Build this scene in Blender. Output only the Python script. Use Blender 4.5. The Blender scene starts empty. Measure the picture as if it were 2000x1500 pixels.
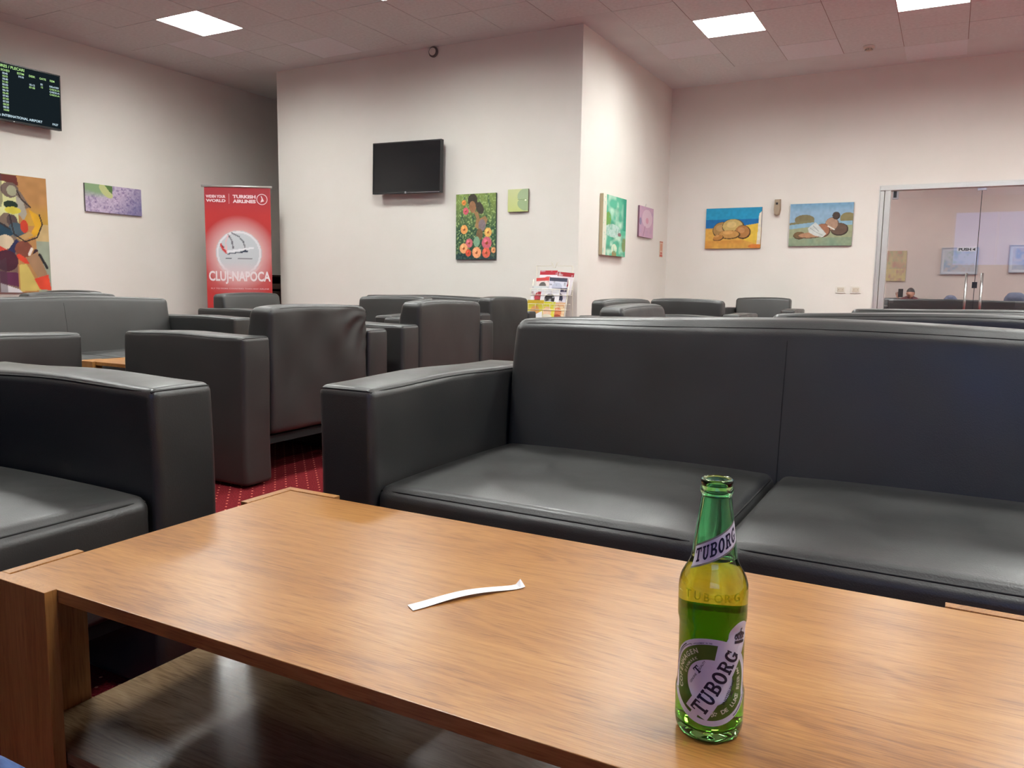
import bpy, math, random
import numpy as np
from mathutils import Vector, Matrix
random.seed(7); rng = np.random.default_rng(7)
SC = bpy.context.scene; COL = SC.collection
PI = math.pi

# ------------------------------------------------------------------ camera
R_ = Vector((0.8775142575, 0.4793398741, 0.0142131640))
U_ = Vector((-0.0698612197, 0.0984584233, 0.9926859266))
F_ = Vector((-0.4744345453, 0.8720890000, -0.1198859385))
cam = bpy.data.cameras.new('camera'); cam.sensor_width = 36; cam.sensor_fit = 'HORIZONTAL'
cam.lens = 1557.124 / 2000 * 36; cam.clip_start = 0.02; cam.clip_end = 100
co = bpy.data.objects.new('camera', cam); COL.objects.link(co)
m = Matrix((R_, U_, -F_)).transposed().to_4x4(); m.translation = Vector((0, 0, .86)); co.matrix_world = m
SC.camera = co
# ------------------------------------------------------------------ world, exposure
w = bpy.data.worlds.new('world'); SC.world = w; w.use_nodes = True
w.node_tree.nodes['Background'].inputs[0].default_value = (.18, .32, .75, 1)
w.node_tree.nodes['Background'].inputs[1].default_value = .6
vs = SC.view_settings; vs.view_transform = 'Standard'; vs.look = 'None'; vs.gamma = 1; vs.use_curve_mapping = False
vs.exposure = -0.20
SC.cycles.max_bounces = 12; SC.cycles.transmission_bounces = 12; SC.cycles.diffuse_bounces = 5
SC.cycles.glossy_bounces = 5; SC.cycles.sample_clamp_indirect = 6
LAMP_W = 9.0; LAMP_COL = (.96, .985, .95); LAMP_SPREAD = math.radians(150)
ASSUMED_WINDOW_W = 30.0; ASSUMED_WINDOW_COL = (.16, .36, 1.0)
CH = 3.489            # ceiling height
# assumed unseen window behind the camera: area light added to tint facing sides blue
ld = bpy.data.lights.new('assumed_window_light', 'AREA'); ld.shape = 'RECTANGLE'; ld.size = 3.0; ld.size_y = 1.4
ld.energy = ASSUMED_WINDOW_W; ld.color = ASSUMED_WINDOW_COL
lo = bpy.data.objects.new('assumed_window_light', ld); COL.objects.link(lo)
lo.location = (1.5, -3.93, 2.35); lo.rotation_euler = (math.radians(90), 0, 0)

# ------------------------------------------------------------------ helpers
def lin(r, g=None, b=None):
    if g is None: r, g, b = r
    f = lambda c: (c/255/12.92) if c/255 <= .04045 else ((c/255+.055)/1.055)**2.4
    return (f(r), f(g), f(b))
def L4(*c): return (*lin(*c), 1)
def tag(o, label=None, cat=None, group=None, kind=None):
    if label: o['label'] = label
    if cat: o['category'] = cat
    if group: o['group'] = group
    if kind: o['kind'] = kind
    return o
def empty(name, loc=(0, 0, 0), rz=0, label=None, cat=None, group=None):
    o = bpy.data.objects.new(name, None); COL.objects.link(o); o.location = loc; o.rotation_euler = (0, 0, rz)
    o.empty_display_size = .1
    return tag(o, label, cat, group)
def copy_tree(o, parent=None):
    c = o.copy(); COL.objects.link(c); c.parent = parent
    for ch in list(o.children): copy_tree(ch, c)
    return c
class MB:
    def __init__(s): s.v = []; s.f = []; s.c = None
    def add(s, v, f):
        n = len(s.v); s.v += [tuple(p) for p in v]; s.f += [tuple(i+n for i in q) for q in f]; return s
    def box(s, a, b, M=None):
        x0, y0, z0 = a; x1, y1, z1 = b
        v = [(x0,y0,z0),(x1,y0,z0),(x1,y1,z0),(x0,y1,z0),(x0,y0,z1),(x1,y0,z1),(x1,y1,z1),(x0,y1,z1)]
        if M is not None: v = [tuple(M @ Vector(p)) for p in v]
        return s.add(v, [(0,3,2,1),(4,5,6,7),(0,1,5,4),(1,2,6,5),(2,3,7,6),(3,0,4,7)])
    def tube(s, pts, r, n=8, closed=False, cap=True):
        pts = [Vector(p) for p in pts]; N = len(pts); rings = []
        rr = r if hasattr(r, '__len__') else [r]*N
        up = None
        for i, p in enumerate(pts):
            a = pts[i-1] if (i > 0 or closed) else p; b = pts[(i+1) % N] if (i < N-1 or closed) else p
            t = (b-a).normalized()
            if up is None: up = t.orthogonal().normalized()
            up = (up - t*up.dot(t)); up = up.normalized() if up.length > 1e-6 else t.orthogonal().normalized()
            w_ = t.cross(up)
            rings.append([p + (up*math.cos(2*PI*k/n) + w_*math.sin(2*PI*k/n))*rr[i] for k in range(n)])
        v = [q for ring in rings for q in ring]; f = []
        for i in range(N if closed else N-1):
            for k in range(n):
                a = i*n+k; b = i*n+(k+1) % n; c = ((i+1) % N)*n+(k+1) % n; d = ((i+1) % N)*n+k
                f.append((a, b, c, d))
        if cap and not closed:
            f.append(tuple(range(n))[::-1]); f.append(tuple((N-1)*n+k for k in range(n)))
        return s.add(v, f)
    def lathe(s, prof, n=32, c=(0, 0, 0), caps=True):
        v = []; f = []
        for r, z in prof:
            for k in range(n):
                a = 2*PI*k/n; v.append((c[0]+r*math.cos(a), c[1]+r*math.sin(a), c[2]+z))
        for i in range(len(prof)-1):
            for k in range(n):
                f.append((i*n+k, i*n+(k+1) % n, (i+1)*n+(k+1) % n, (i+1)*n+k))
        if caps:
            f.append(tuple(range(n))[::-1]); f.append(tuple((len(prof)-1)*n+k for k in range(n)))
        return s.add(v, f)
    def obj(s, name, mat, parent=None, smooth=False, bevel=0, loc=None, kind=None):
        me = bpy.data.meshes.new(name); me.from_pydata(s.v, [], s.f); me.update()
        if mat: me.materials.append(mat)
        if smooth: me.polygons.foreach_set('use_smooth', [True]*len(me.polygons))
        o = bpy.data.objects.new(name, me); COL.objects.link(o)
        if parent: o.parent = parent
        if loc: o.location = loc
        if bevel:
            b = o.modifiers.new('bevel', 'BEVEL'); b.width = bevel; b.segments = 2; b.limit_method = 'ANGLE'
        if kind: o['kind'] = kind
        return o
def Box(name, a, b, mat, parent=None, bevel=0, kind=None): return MB().box(a, b).obj(name, mat, parent, bevel=bevel, kind=kind)

def mat(name, col, rough=.5, metal=0, spec=.5, **k):
    m = bpy.data.materials.new(name); m.use_nodes = True; b = m.node_tree.nodes['Principled BSDF']
    b.inputs['Base Color'].default_value = (*col[:3], 1); b.inputs['Roughness'].default_value = rough
    b.inputs['Metallic'].default_value = metal; b.inputs['Specular IOR Level'].default_value = spec
    for kk, v in k.items():
        b.inputs[kk.replace('_', ' ')].default_value = v
    return m
def nodes(m): return m.node_tree.nodes, m.node_tree.links, m.node_tree.nodes['Principled BSDF']
def noise_mat(name, c1, c2, scale, rough=.5, bump=0, bscale=None, mapping=(1, 1, 1), spec=.5, detail=4, dist=.002, rrange=None):
    m = mat(name, c1, rough, spec=spec); N, Lk, B = nodes(m)
    tc = N.new('ShaderNodeTexCoord'); mp = N.new('ShaderNodeMapping'); mp.inputs['Scale'].default_value = mapping
    Lk.new(tc.outputs['Object'], mp.inputs[0])
    nz = N.new('ShaderNodeTexNoise'); nz.inputs['Scale'].default_value = scale; nz.inputs['Detail'].default_value = detail
    Lk.new(mp.outputs[0], nz.inputs[0])
    cr = N.new('ShaderNodeValToRGB'); cr.color_ramp.elements[0].position = .35; cr.color_ramp.elements[1].position = .65
    cr.color_ramp.elements[0].color = (*c1, 1); cr.color_ramp.elements[1].color = (*c2, 1)
    Lk.new(nz.outputs[0], cr.inputs[0]); Lk.new(cr.outputs[0], B.inputs['Base Color'])
    if rrange:
        mr = N.new('ShaderNodeMapRange'); mr.inputs[3].default_value = rrange[0]; mr.inputs[4].default_value = rrange[1]
        Lk.new(nz.outputs[0], mr.inputs[0]); Lk.new(mr.outputs[0], B.inputs['Roughness'])
    if bump:
        n2 = N.new('ShaderNodeTexNoise'); n2.inputs['Scale'].default_value = bscale or scale*5; n2.inputs['Detail'].default_value = 3
        Lk.new(mp.outputs[0], n2.inputs[0])
        bp = N.new('ShaderNodeBump'); bp.inputs['Strength'].default_value = bump; bp.inputs['Distance'].default_value = dist
        Lk.new(n2.outputs[0], bp.inputs['Height']); Lk.new(bp.outputs[0], B.inputs['Normal'])
    return m
def emit(name, col, s):
    m = bpy.data.materials.new(name); m.use_nodes = True; N = m.node_tree.nodes; N.clear()
    e = N.new('ShaderNodeEmission'); e.inputs[0].default_value = (*col, 1); e.inputs[1].default_value = s
    o = N.new('ShaderNodeOutputMaterial'); m.node_tree.links.new(e.outputs[0], o.inputs[0]); return m

# ------------------------------------------------------------------ materials
M = {}
M['wall'] = noise_mat('wall_paint', lin(232, 228, 221), lin(228, 224, 216), 1.5, rough=.75, bump=.12, bscale=90, spec=.25)
M['wall_far'] = noise_mat('far_wall_paint', lin(232, 216, 206), lin(224, 208, 200), 1.2, rough=.7, bump=.1, bscale=90, spec=.25)
M['plaster'] = noise_mat('ceiling_plaster', lin(230, 238, 239), lin(224, 232, 233), 2, rough=.85, spec=.2)
M['tile'] = noise_mat('ceiling_tile', lin(232, 241, 242), lin(224, 233, 234), 30, rough=.9, bump=.3, bscale=140, spec=.15)
M['tile2'] = noise_mat('ceiling_tile_new', lin(240, 248, 252), lin(236, 244, 248), 30, rough=.9, bump=.3, bscale=140, spec=.15)
M['grid'] = mat('ceiling_grid_paint', lin(150, 138, 134), .6)
M['white'] = mat('white_plastic', lin(226, 222, 212), .4)
M['cream'] = mat('cream_plastic', lin(206, 196, 178), .45)
M['steel'] = mat('brushed_steel', (.62, .62, .60), .28, 1)
M['alu'] = mat('satin_aluminium', (.70, .71, .68), .38, .75)
M['black'] = mat('black_plastic', (.012, .012, .014), .3)
M['screen'] = mat('dark_screen', (.008, .009, .011), .14)
M['darkwood'] = noise_mat('dark_brown_wood', (.035, .018, .012), (.06, .03, .02), 6, rough=.5)
M['thread'] = mat('seam_thread', (.006, .006, .006), .6)
M['paper'] = mat('white_paper', (.86, .86, .88), .6)
M['under'] = mat('underside_cloth', (.008, .008, .008), .9)
M['wire'] = mat('white_wire', lin(225, 218, 200), .4)
M['frame_g'] = mat('silver_picture_frame', lin(190, 192, 198), .35, .5)

def leather():
    m = mat('black_leather', (.018, .0175, .0175), .36, spec=.7); N, Lk, B = nodes(m)
    tc = N.new('ShaderNodeTexCoord')
    v = N.new('ShaderNodeTexVoronoi'); v.inputs['Scale'].default_value = 330; Lk.new(tc.outputs['Object'], v.inputs[0])
    n1 = N.new('ShaderNodeTexNoise'); n1.inputs['Scale'].default_value = 7; n1.inputs['Detail'].default_value = 4
    Lk.new(tc.outputs['Object'], n1.inputs[0])
    n2 = N.new('ShaderNodeTexNoise'); n2.inputs['Scale'].default_value = 3.2; n2.inputs['Detail'].default_value = 2
    Lk.new(tc.outputs['Object'], n2.inputs[0])
    b1 = N.new('ShaderNodeBump'); b1.inputs['Strength'].default_value = .25; b1.inputs['Distance'].default_value = .0006
    Lk.new(v.outputs['Distance'], b1.inputs['Height'])
    b2 = N.new('ShaderNodeBump'); b2.inputs['Strength'].default_value = .35; b2.inputs['Distance'].default_value = .012
    Lk.new(n2.outputs[0], b2.inputs['Height']); Lk.new(b2.outputs[0], b1.inputs['Normal'])
    Lk.new(b1.outputs[0], B.inputs['Normal'])
    mr = N.new('ShaderNodeMapRange'); mr.inputs[1].default_value = .3; mr.inputs[2].default_value = .7
    mr.inputs[3].default_value = .34; mr.inputs[4].default_value = .46
    Lk.new(n1.outputs[0], mr.inputs[0]); Lk.new(mr.outputs[0], B.inputs['Roughness'])
    cr = N.new('ShaderNodeValToRGB'); cr.color_ramp.elements[0].color = (.022, .022, .0212, 1); cr.color_ramp.elements[1].color = (.034, .0335, .032, 1)
    Lk.new(n1.outputs[0], cr.inputs[0]); Lk.new(cr.outputs[0], B.inputs['Base Color'])
    return m
M['leather'] = leather()

def wood(name, axis=0, c=None, rough=.3, seed=0.0):
    c = c or [lin(126, 80, 38), lin(156, 106, 54), lin(174, 126, 70)]
    m = mat(name, c[1], rough, spec=.5); N, Lk, B = nodes(m)
    tc = N.new('ShaderNodeTexCoord')
    def nz(sc, mp, det=5, dis=0):
        mm = N.new('ShaderNodeMapping'); s_ = [mp[1]]*3; s_[axis] = mp[0]; mm.inputs['Scale'].default_value = s_
        mm.inputs['Location'].default_value = (seed, seed*2, seed*.7)
        Lk.new(tc.outputs['Object'], mm.inputs[0])
        n = N.new('ShaderNodeTexNoise'); n.inputs['Scale'].default_value = sc; n.inputs['Detail'].default_value = det
        n.inputs['Distortion'].default_value = dis; Lk.new(mm.outputs[0], n.inputs[0]); return n.outputs[0]
    def mth(op, a, b=None, c_=None):
        q = N.new('ShaderNodeMath'); q.operation = op
        for k, x in enumerate((a, b, c_)):
            if x is None: continue
            if isinstance(x, (int, float)): q.inputs[k].default_value = x
            else: Lk.new(x, q.inputs[k])
        return q.outputs[0]
    a = nz(2.2, (.45, 3.2), 3, 1.2)       # cathedral figure: warped growth rings
    ring = mth('SINE', mth('MULTIPLY', a, 95))
    fib = nz(60, (.35, 7), 3, .1)         # fine fibres
    pore = nz(55, (.5, 6), 2, 0)          # short dark pores
    broad = nz(4, (.4, 2.5), 4, .4)
    v = mth('MULTIPLY_ADD', ring, .045, mth('MULTIPLY', fib, .42))
    v = mth('ADD', v, mth('MULTIPLY', broad, .50))
    dark = mth('MULTIPLY', mth('SMOOTH_MIN', mth('MAXIMUM', mth('SUBTRACT', pore, .58), 0.0), .06, .02), 1.3)
    v = mth('SUBTRACT', v, dark)
    cr = N.new('ShaderNodeValToRGB'); E_ = cr.color_ramp.elements
    E_[0].position = .28; E_[0].color = (*c[0], 1); E_[1].position = .62; E_[1].color = (*c[2], 1)
    e = E_.new(.43); e.color = (*c[1], 1)
    Lk.new(v, cr.inputs[0]); Lk.new(cr.outputs[0], B.inputs['Base Color'])
    bp = N.new('ShaderNodeBump'); bp.inputs['Strength'].default_value = .2; bp.inputs['Distance'].default_value = .0006
    Lk.new(fib, bp.inputs['Height']); Lk.new(bp.outputs[0], B.inputs['Normal'])
    return m
M['wood'] = wood('oak_laminate')
M['wood_edge'] = wood('oak_edge_band', 0, None, .4, 3.1)
M['wood_v'] = wood('oak_laminate_upright', 2, None, .32, 5.3)
M['shelf'] = wood('oak_shelf_painted_sheen', 0, [lin(92, 72, 50), lin(120, 98, 72), lin(136, 114, 88)], .2, 9.0)  # greyish sheen on the shelf put into a duller wood colour

def carpet():
    m = mat('red_carpet', (.3, .02, .03), .95, spec=.1); N, Lk, B = nodes(m)
    tc = N.new('ShaderNodeTexCoord'); mp = N.new('ShaderNodeMapping'); mp.inputs['Scale'].default_value = (22, 22, 0)
    mp.inputs['Rotation'].default_value = (0, 0, math.radians(45))
    Lk.new(tc.outputs['Object'], mp.inputs[0])
    fr = N.new('ShaderNodeVectorMath'); fr.operation = 'FRACTION'; Lk.new(mp.outputs[0], fr.inputs[0])
    ds = N.new('ShaderNodeVectorMath'); ds.operation = 'DISTANCE'; ds.inputs[1].default_value = (.5, .5, 0); Lk.new(fr.outputs[0], ds.inputs[0])
    lt = N.new('ShaderNodeMath'); lt.operation = 'LESS_THAN'; lt.inputs[1].default_value = .085; Lk.new(ds.outputs['Value'], lt.inputs[0])
    nz = N.new('ShaderNodeTexNoise'); nz.inputs['Scale'].default_value = 180; Lk.new(tc.outputs['Object'], nz.inputs[0])
    cr = N.new('ShaderNodeValToRGB'); cr.color_ramp.elements[0].color = (*lin(80, 16, 21), 1); cr.color_ramp.elements[1].color = (*lin(122, 30, 36), 1)
    cr.color_ramp.elements[0].position = .3; cr.color_ramp.elements[1].position = .7
    Lk.new(nz.outputs[0], cr.inputs[0])
    mx = N.new('ShaderNodeMix'); mx.data_type = 'RGBA'; Lk.new(lt.outputs[0], mx.inputs[0]); Lk.new(cr.outputs[0], mx.inputs[6])
    mx.inputs[7].default_value = (*lin(232, 150, 120), 1); Lk.new(mx.outputs[2], B.inputs['Base Color'])
    bp = N.new('ShaderNodeBump'); bp.inputs['Strength'].default_value = .6; bp.inputs['Distance'].default_value = .004
    Lk.new(nz.outputs[0], bp.inputs['Height']); Lk.new(bp.outputs[0], B.inputs['Normal'])
    return m
M['carpet'] = carpet()
def vcol(name, rough=.6, bump=0.0):
    m = mat(name, (.5, .5, .5), rough, spec=.3); N, Lk, B = nodes(m)
    a = N.new('ShaderNodeAttribute'); a.attribute_name = 'Col'; Lk.new(a.outputs['Color'], B.inputs['Base Color'])
    if bump:
        tc = N.new('ShaderNodeTexCoord'); nz = N.new('ShaderNodeTexNoise'); nz.inputs['Scale'].default_value = 90
        Lk.new(tc.outputs['Object'], nz.inputs[0]); bp = N.new('ShaderNodeBump'); bp.inputs['Strength'].default_value = bump
        bp.inputs['Distance'].default_value = .002; Lk.new(nz.outputs[0], bp.inputs['Height']); Lk.new(bp.outputs[0], B.inputs['Normal'])
    return m
M['print'] = vcol('canvas_print', .55, .3); M['cover'] = vcol('glossy_cover_print', .3); M['vinyl'] = vcol('banner_print', .5)

# ------------------------------------------------------------------ room shell
XL, YA, XA0, XB, YC, XR, YB = -8.69, 7.64, -7.56, -3.40, 10.56, 4.2, -4.0
st = lambda o: tag(o, kind='structure')
st(Box('floor', (XL-.1, YB-.1, -.1), (XR+.1, 18.2, 0), M['carpet']))
st(Box('wall_left', (XL-.15, YB, 0), (XL, YC+.2, CH), M['wall']))
st(Box('wall_block_front', (XA0, YA, 0), (XB, YA+.15, CH), M['wall']))
st(Box('wall_block_right', (XB-.15, YA+.15, 0), (XB, YC, CH), M['wall']))
st(Box('wall_block_left', (XA0, YA+.15, 0), (XA0+.15, YC, CH), M['wall']))
DX0, DX1, DZ = -.81, 2.05, 2.11
wb = MB().box((XL, YC, 0), (DX0, YC+.2, CH)).box((DX1, YC, 0), (XR, YC+.2, CH)).box((DX0, YC, DZ), (DX1, YC+.2, CH))
st(wb.obj('wall_back', M['wall']))
st(Box('wall_right', (XR, YB, 0), (XR+.15, YC+.2, CH), M['wall']))
wf = MB().box((XL, YB-.15, 0), (-.1, YB, CH)).box((3.1, YB-.15, 0), (XR, YB, CH)).box((-.1, YB-.15, 0), (3.1, YB, 1.6)).box((-.1, YB-.15, 3.1), (3.1, YB, CH))  # unseen wall, opening left for the assumed window
st(wf.obj('wall_front', M['wall']))
# assumed window, added in the unseen wall around the blue area light
wn = st(empty('assumed_window_1', (1.5, YB-.08, 1.6)))
fr = MB()
for x in (-1.6, -.53, .53, 1.54): fr.box((x, -.03, 0), (x+.06, .03, 1.5))
for z in (0, 1.44): fr.box((-1.6, -.03, z), (1.6, .03, z+.06))
fr.obj('assumed_window_frame', M['alu'], wn)

# ceiling: slab, plaster border, tiles as parts
ceil = st(Box('ceiling', (XL-.1, YB-.1, CH+.07), (XR+.1, YC+.2, CH+.2), M['grid']))
def cb(x0, y0, x1, y1): return Box('plaster_border', (x0, y0, CH), (x1, y1, CH+.0119), M['plaster'], ceil)
cb(XL, YB, -8.42, YC); cb(-8.42, 7.44, -3.02, YC); cb(-3.02, 9.84, XR, YC)
lamps_xy = [(-7.22, 5.64), (-4.82, 5.64), (-2.42, 8.04), (-.62, 8.04), (1.18, 8.04), (2.98, 8.04),
            (-2.42, 5.64), (.58, 5.64), (2.98, 5.64), (-7.22, 3.24), (-4.82, 3.24), (-2.42, 3.24), (.58, 3.24), (2.98, 3.24),
            (-4.82, .84), (-2.42, .84), (.58, .84)]  # lamps out of view are assumed, set on the tile grid for lighting
lampset = {(round(x/.6, 2), round(y/.6, 2)) for x, y in lamps_xy}
def proj(p):
    v = Vector(p) - Vector((0, 0, .86)); d = v.dot(F_)
    if d < .1: return None
    return 1000+1557.124*v.dot(R_)/d, 750-1557.124*v.dot(U_)/d
tile_me = MB().box((.003, .003, 0), (.597, .597, .0119)); t0 = None; rest = MB()
for i in range(-2, 24):
    for j in range(-1, 23):
        x = -8.42 + .6*(i+0); y = -3.96+.6*j
        x = -2.42 + .6*(i-10); y = 9.24 - .6*j
        if x > 3.6 or y < -3.99 or x < -8.43: continue
        if (round(x/.6, 2), round(y/.6, 2)) in lampset: continue
        if x < -3.03 and y > 7.43: continue
        if x < -3.03 and y+.6 > 7.45: continue
        vis = False
        for dx in (0, .6):
            for dy in (0, .6):
                q = proj((x+dx, y+dy, CH))
                if q and -60 < q[0] < 2060 and -60 < q[1] < 1560: vis = True
        if vis:
            new = (i*7+j*3) % 11 == 0
            if t0 is None:
                t0 = tile_me.obj('ceiling_tile', M['tile'], ceil); o = t0
                t2 = tile_me.obj('ceiling_tile', M['tile2'], ceil); COL.objects.unlink(t2)
            else:
                o = (t2 if new else t0).copy(); COL.objects.link(o); o.parent = ceil
            o.location = (x, y, CH + random.uniform(-.0012, .0012))
        else: rest.box((x+.003, y+.003, CH), (x+.597, y+.597, CH+.0119))
rest.obj('ceiling_tile_field', M['tile'], ceil, kind='stuff')
gb = MB()
for i in range(0, 24):
    x = -2.42+.6*(i-10)
    if x < 4.0: gb.box((x-.006, -3.96, CH+.003), (x+.006, 7.44 if x < -3.05 else 9.84, CH+.012))
for j in range(0, 23):
    y = 9.84-.6*j; gb.box((-3.02 if y > 7.5 else -8.42, y-.006, CH+.0035), (XR, y+.006, CH+.0115))
gb.obj('ceiling_grid', M['grid'], ceil, kind='stuff')

# room beyond the glass doors
st(Box('wall_far', (-4.0, 17.0, 0), (6.0, 17.15, CH), M['wall_far']))
st(Box('wall_far_left', (-4.15, YC+.2, 0), (-4.0, 17.15, CH), M['wall_far']))
st(Box('wall_far_right', (6.0, YC+.2, 0), (6.15, 17.15, CH), M['wall_far']))
st(Box('ceiling_far', (-4.15, YC+.2, CH), (6.15, 17.15, CH+.15), M['plaster']))

# ------------------------------------------------------------------ recessed ceiling lamps
M['tube'] = emit('lamp_tube_glow', (.96, .985, .95), 62.0)
M['fin'] = mat('lamp_louvre_aluminium', (.9, .9, .88), .2, .2)
def make_lamp(label, group):
    r = empty('recessed_ceiling_lamp', (0, 0, 0), 0, label, 'ceiling lamp', group)
    h = MB()   # housing
    h.box((0, 0, .05), (.6, .6, .06)); h.box((0, 0, 0), (.008, .6, .05)); h.box((.592, 0, 0), (.6, .6, .05)); h.box((.008, 0, 0), (.592, .008, .05)); h.box((.008, .592, 0), (.592, .6, .05))
    h.obj('housing', M['white'], r)
    for k in range(4):
        MB().tube([(.085+.143*k, .02, .034), (.085+.143*k, .58, .034)], .008, 8).obj('lamp_tube', M['tube'], r)
    Box('reflector_glow', (.01, .01, .044), (.59, .59, .048), M['tube'], r)
    f = MB()
    for k in range(1, 8): f.box((.008, .073*k-.001, .004), (.592, .073*k+.001, .012))
    for k in range(1, 4): f.box((.146*k-.001, .008, .004), (.146*k+.001, .592, .012))
    f.obj('louvre', M['fin'], r, kind=None)
    ld = bpy.data.lights.new('lamp_light', 'AREA'); ld.shape = 'SQUARE'; ld.size = .56; ld.energy = LAMP_W; ld.color = LAMP_COL; ld.spread = LAMP_SPREAD
    lo = bpy.data.objects.new('lamp_light', ld); COL.objects.link(lo); lo.parent = r; lo.location = (.3, .3, .001)
    return r
proto = None
lbl = {0: 'square louvred lamp in the ceiling above the departures screen, leftmost lit lamp', 1: 'louvred ceiling lamp at the top edge above the black television',
       2: 'bright square ceiling lamp above the seaside paintings, left of two', 3: 'bright square ceiling lamp cut by the top edge, above the glass door'}
for i, (x, y) in enumerate(lamps_xy):
    o = make_lamp('', '') if proto is None else copy_tree(proto)
    if proto is None: proto = o
    o['label'] = lbl.get(i, 'assumed unseen louvred ceiling lamp %s, column %s from the left wall' % (('in the back row', 'in the second row', 'in the third row', 'in the row over the camera', 'in the row behind the camera')[round((8.04-y)/2.4)], ('one', 'two', 'three', 'four', 'five', 'six')[min(5, round((x+7.6)/2.1))])); o['group'] = 'recessed ceiling lamps'
    o.location = (x, y, CH)
for x, y in ((-2.0, 12.5), (1.6, 12.5), (-2.0, 15.2), (1.6, 15.2), (4.4, 13.8), (-2.0, 13.9), (1.6, 13.9), (4.4, 15.6)):  # unseen lamps, extra rows added to brighten the far room
    o = copy_tree(proto); o.location = (x, y, CH-.062); o['label'] = 'added unseen far room ceiling lamp, %s, %s' % ('right' if x > 4 else 'middle' if x > 0 else 'left', 'near the door wall' if y < 13 else 'halfway back' if y < 14.5 else 'near the pictures'); o['group'] = 'added unseen lamps of the far room'

# ------------------------------------------------------------------ text tools
_tc = {}
def text2d(s, bold=0.0):
    if (s, bold) in _tc: return _tc[(s, bold)]
    cu = bpy.data.curves.new('t', 'FONT'); cu.body = s; cu.size = 1; cu.offset = bold; cu.resolution_u = 3
    o = bpy.data.objects.new('t', cu); COL.objects.link(o)
    dg = bpy.context.evaluated_depsgraph_get(); me = o.evaluated_get(dg).to_mesh()
    v = np.array([(p.co.x, p.co.y) for p in me.vertices]) if len(me.vertices) else np.zeros((0, 2)); f = [tuple(p.vertices) for p in me.polygons]
    o.evaluated_get(dg).to_mesh_clear(); bpy.data.objects.remove(o); bpy.data.curves.remove(cu)
    _tc[(s, bold)] = (v, f); return v, f
def text_fit(s, w, h, bold=0.0, cx=0, cy=0):
    """text stretched to a w x h box centred on (cx, cy)"""
    v, f = text2d(s, bold); v = v.copy()
    lo, hi = v.min(0), v.max(0); v = (v-(lo+hi)/2)/(hi-lo)*[w, h]+[cx, cy]
    return v, f
def text_left(s, size, x, y, sx=1.0, bold=0.0):
    v, f = text2d(s, bold); return v*[size*sx, size]+[x, y], f
def flat(mb, vf, z=0.0, O=(0, 0, 0), U=(1, 0, 0), V=(0, 0, 1), Nn=(0, -1, 0)):
    v, f = vf; O, U, V, Nn = map(Vector, (O, U, V, Nn))
    mb.add([O+U*a+V*b+Nn*z for a, b in v], f)
def rot2(vf, a, c=(0, 0)):
    v, f = vf; ca, sa = math.cos(a), math.sin(a); return (v @ np.array([[ca, sa], [-sa, ca]]) + c, f)

# ------------------------------------------------------------------ print painting tools
class Pic:
    def __init__(s, w, h, n):
        s.w, s.h = w, h; s.nx = max(2, int(n*w/max(w, h))); s.ny = max(2, int(n*h/max(w, h)))
        s.u, s.v = np.meshgrid(np.linspace(0, 1, s.nx+1), np.linspace(0, 1, s.ny+1)); s.a = w/h
        s.C = np.ones(s.u.shape+(3,))*.5
    def noise(s, fx, fy, seed=0):
        g = np.random.default_rng(seed).random((64, 64)); x = s.u*fx+seed*.37; y = s.v*fy+seed*.11
        xi = x.astype(int); yi = y.astype(int); a = x-xi; b = y-yi; a = a*a*(3-2*a); b = b*b*(3-2*b); G = lambda i, j: g[j % 64, i % 64]
        return (G(xi, yi)*(1-a)+G(xi+1, yi)*a)*(1-b)+(G(xi, yi+1)*(1-a)+G(xi+1, yi+1)*a)*b
    def fill(s, mask, col, k=1.0):
        c = np.array(lin(*col)); m_ = np.clip(mask*k, 0, 1)[..., None] if mask.dtype != bool else (mask*k)[..., None]
        s.C = s.C*(1-m_)+c*m_; return s
    def ell(s, cx, cy, rx, ry, ang=0):
        x = (s.u-cx)*s.a; y = s.v-cy; c, n = math.cos(ang), math.sin(ang); X = (x*c+y*n)/(rx*s.a); Y = (-x*n+y*c)/ry
        return X*X+Y*Y < 1
    def poly(s, pts):
        ins = np.zeros(s.u.shape, bool); n = len(pts)
        for i in range(n):
            x0, y0 = pts[i]; x1, y1 = pts[(i+1) % n]
            if y0 == y1: continue
            cnd = ((s.v >= min(y0, y1)) & (s.v < max(y0, y1))); xx = x0+(s.v-y0)*(x1-x0)/(y1-y0); ins ^= cnd & (s.u < xx)
        return ins
    def line(s, pts, wd):
        r = np.zeros(s.u.shape, bool)
        for (x0, y0), (x1, y1) in zip(pts[:-1], pts[1:]):
            dx, dy = (x1-x0)*s.a, y1-y0; L2 = dx*dx+dy*dy+1e-9; t = np.clip(((s.u-x0)*s.a*dx+(s.v-y0)*dy)/L2, 0, 1)
            r |= np.hypot((s.u-x0)*s.a-t*dx, s.v-y0-t*dy) < wd
        return r
    def mesh(s, name, material, parent, f=lambda x, y: (x, 0, y)):
        X = s.u*s.w; Z = s.v*s.h; vs_ = [f(float(a), float(b)) for a, b in zip(X.ravel(), Z.ravel())]
        n = s.nx+1; F = [(j*n+i, j*n+i+1, (j+1)*n+i+1, (j+1)*n+i) for j in range(s.ny) for i in range(s.nx)]
        me = bpy.data.meshes.new(name); me.from_pydata(vs_, [], F); me.materials.append(material)
        at = me.color_attributes.new('Col', 'FLOAT_COLOR', 'POINT'); C4 = np.ones((len(vs_), 4)); C4[:, :3] = s.C.reshape(-1, 3)
        at.data.foreach_set('color', C4.ravel()); o = bpy.data.objects.new(name, me); COL.objects.link(o); o.parent = parent; return o
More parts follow.
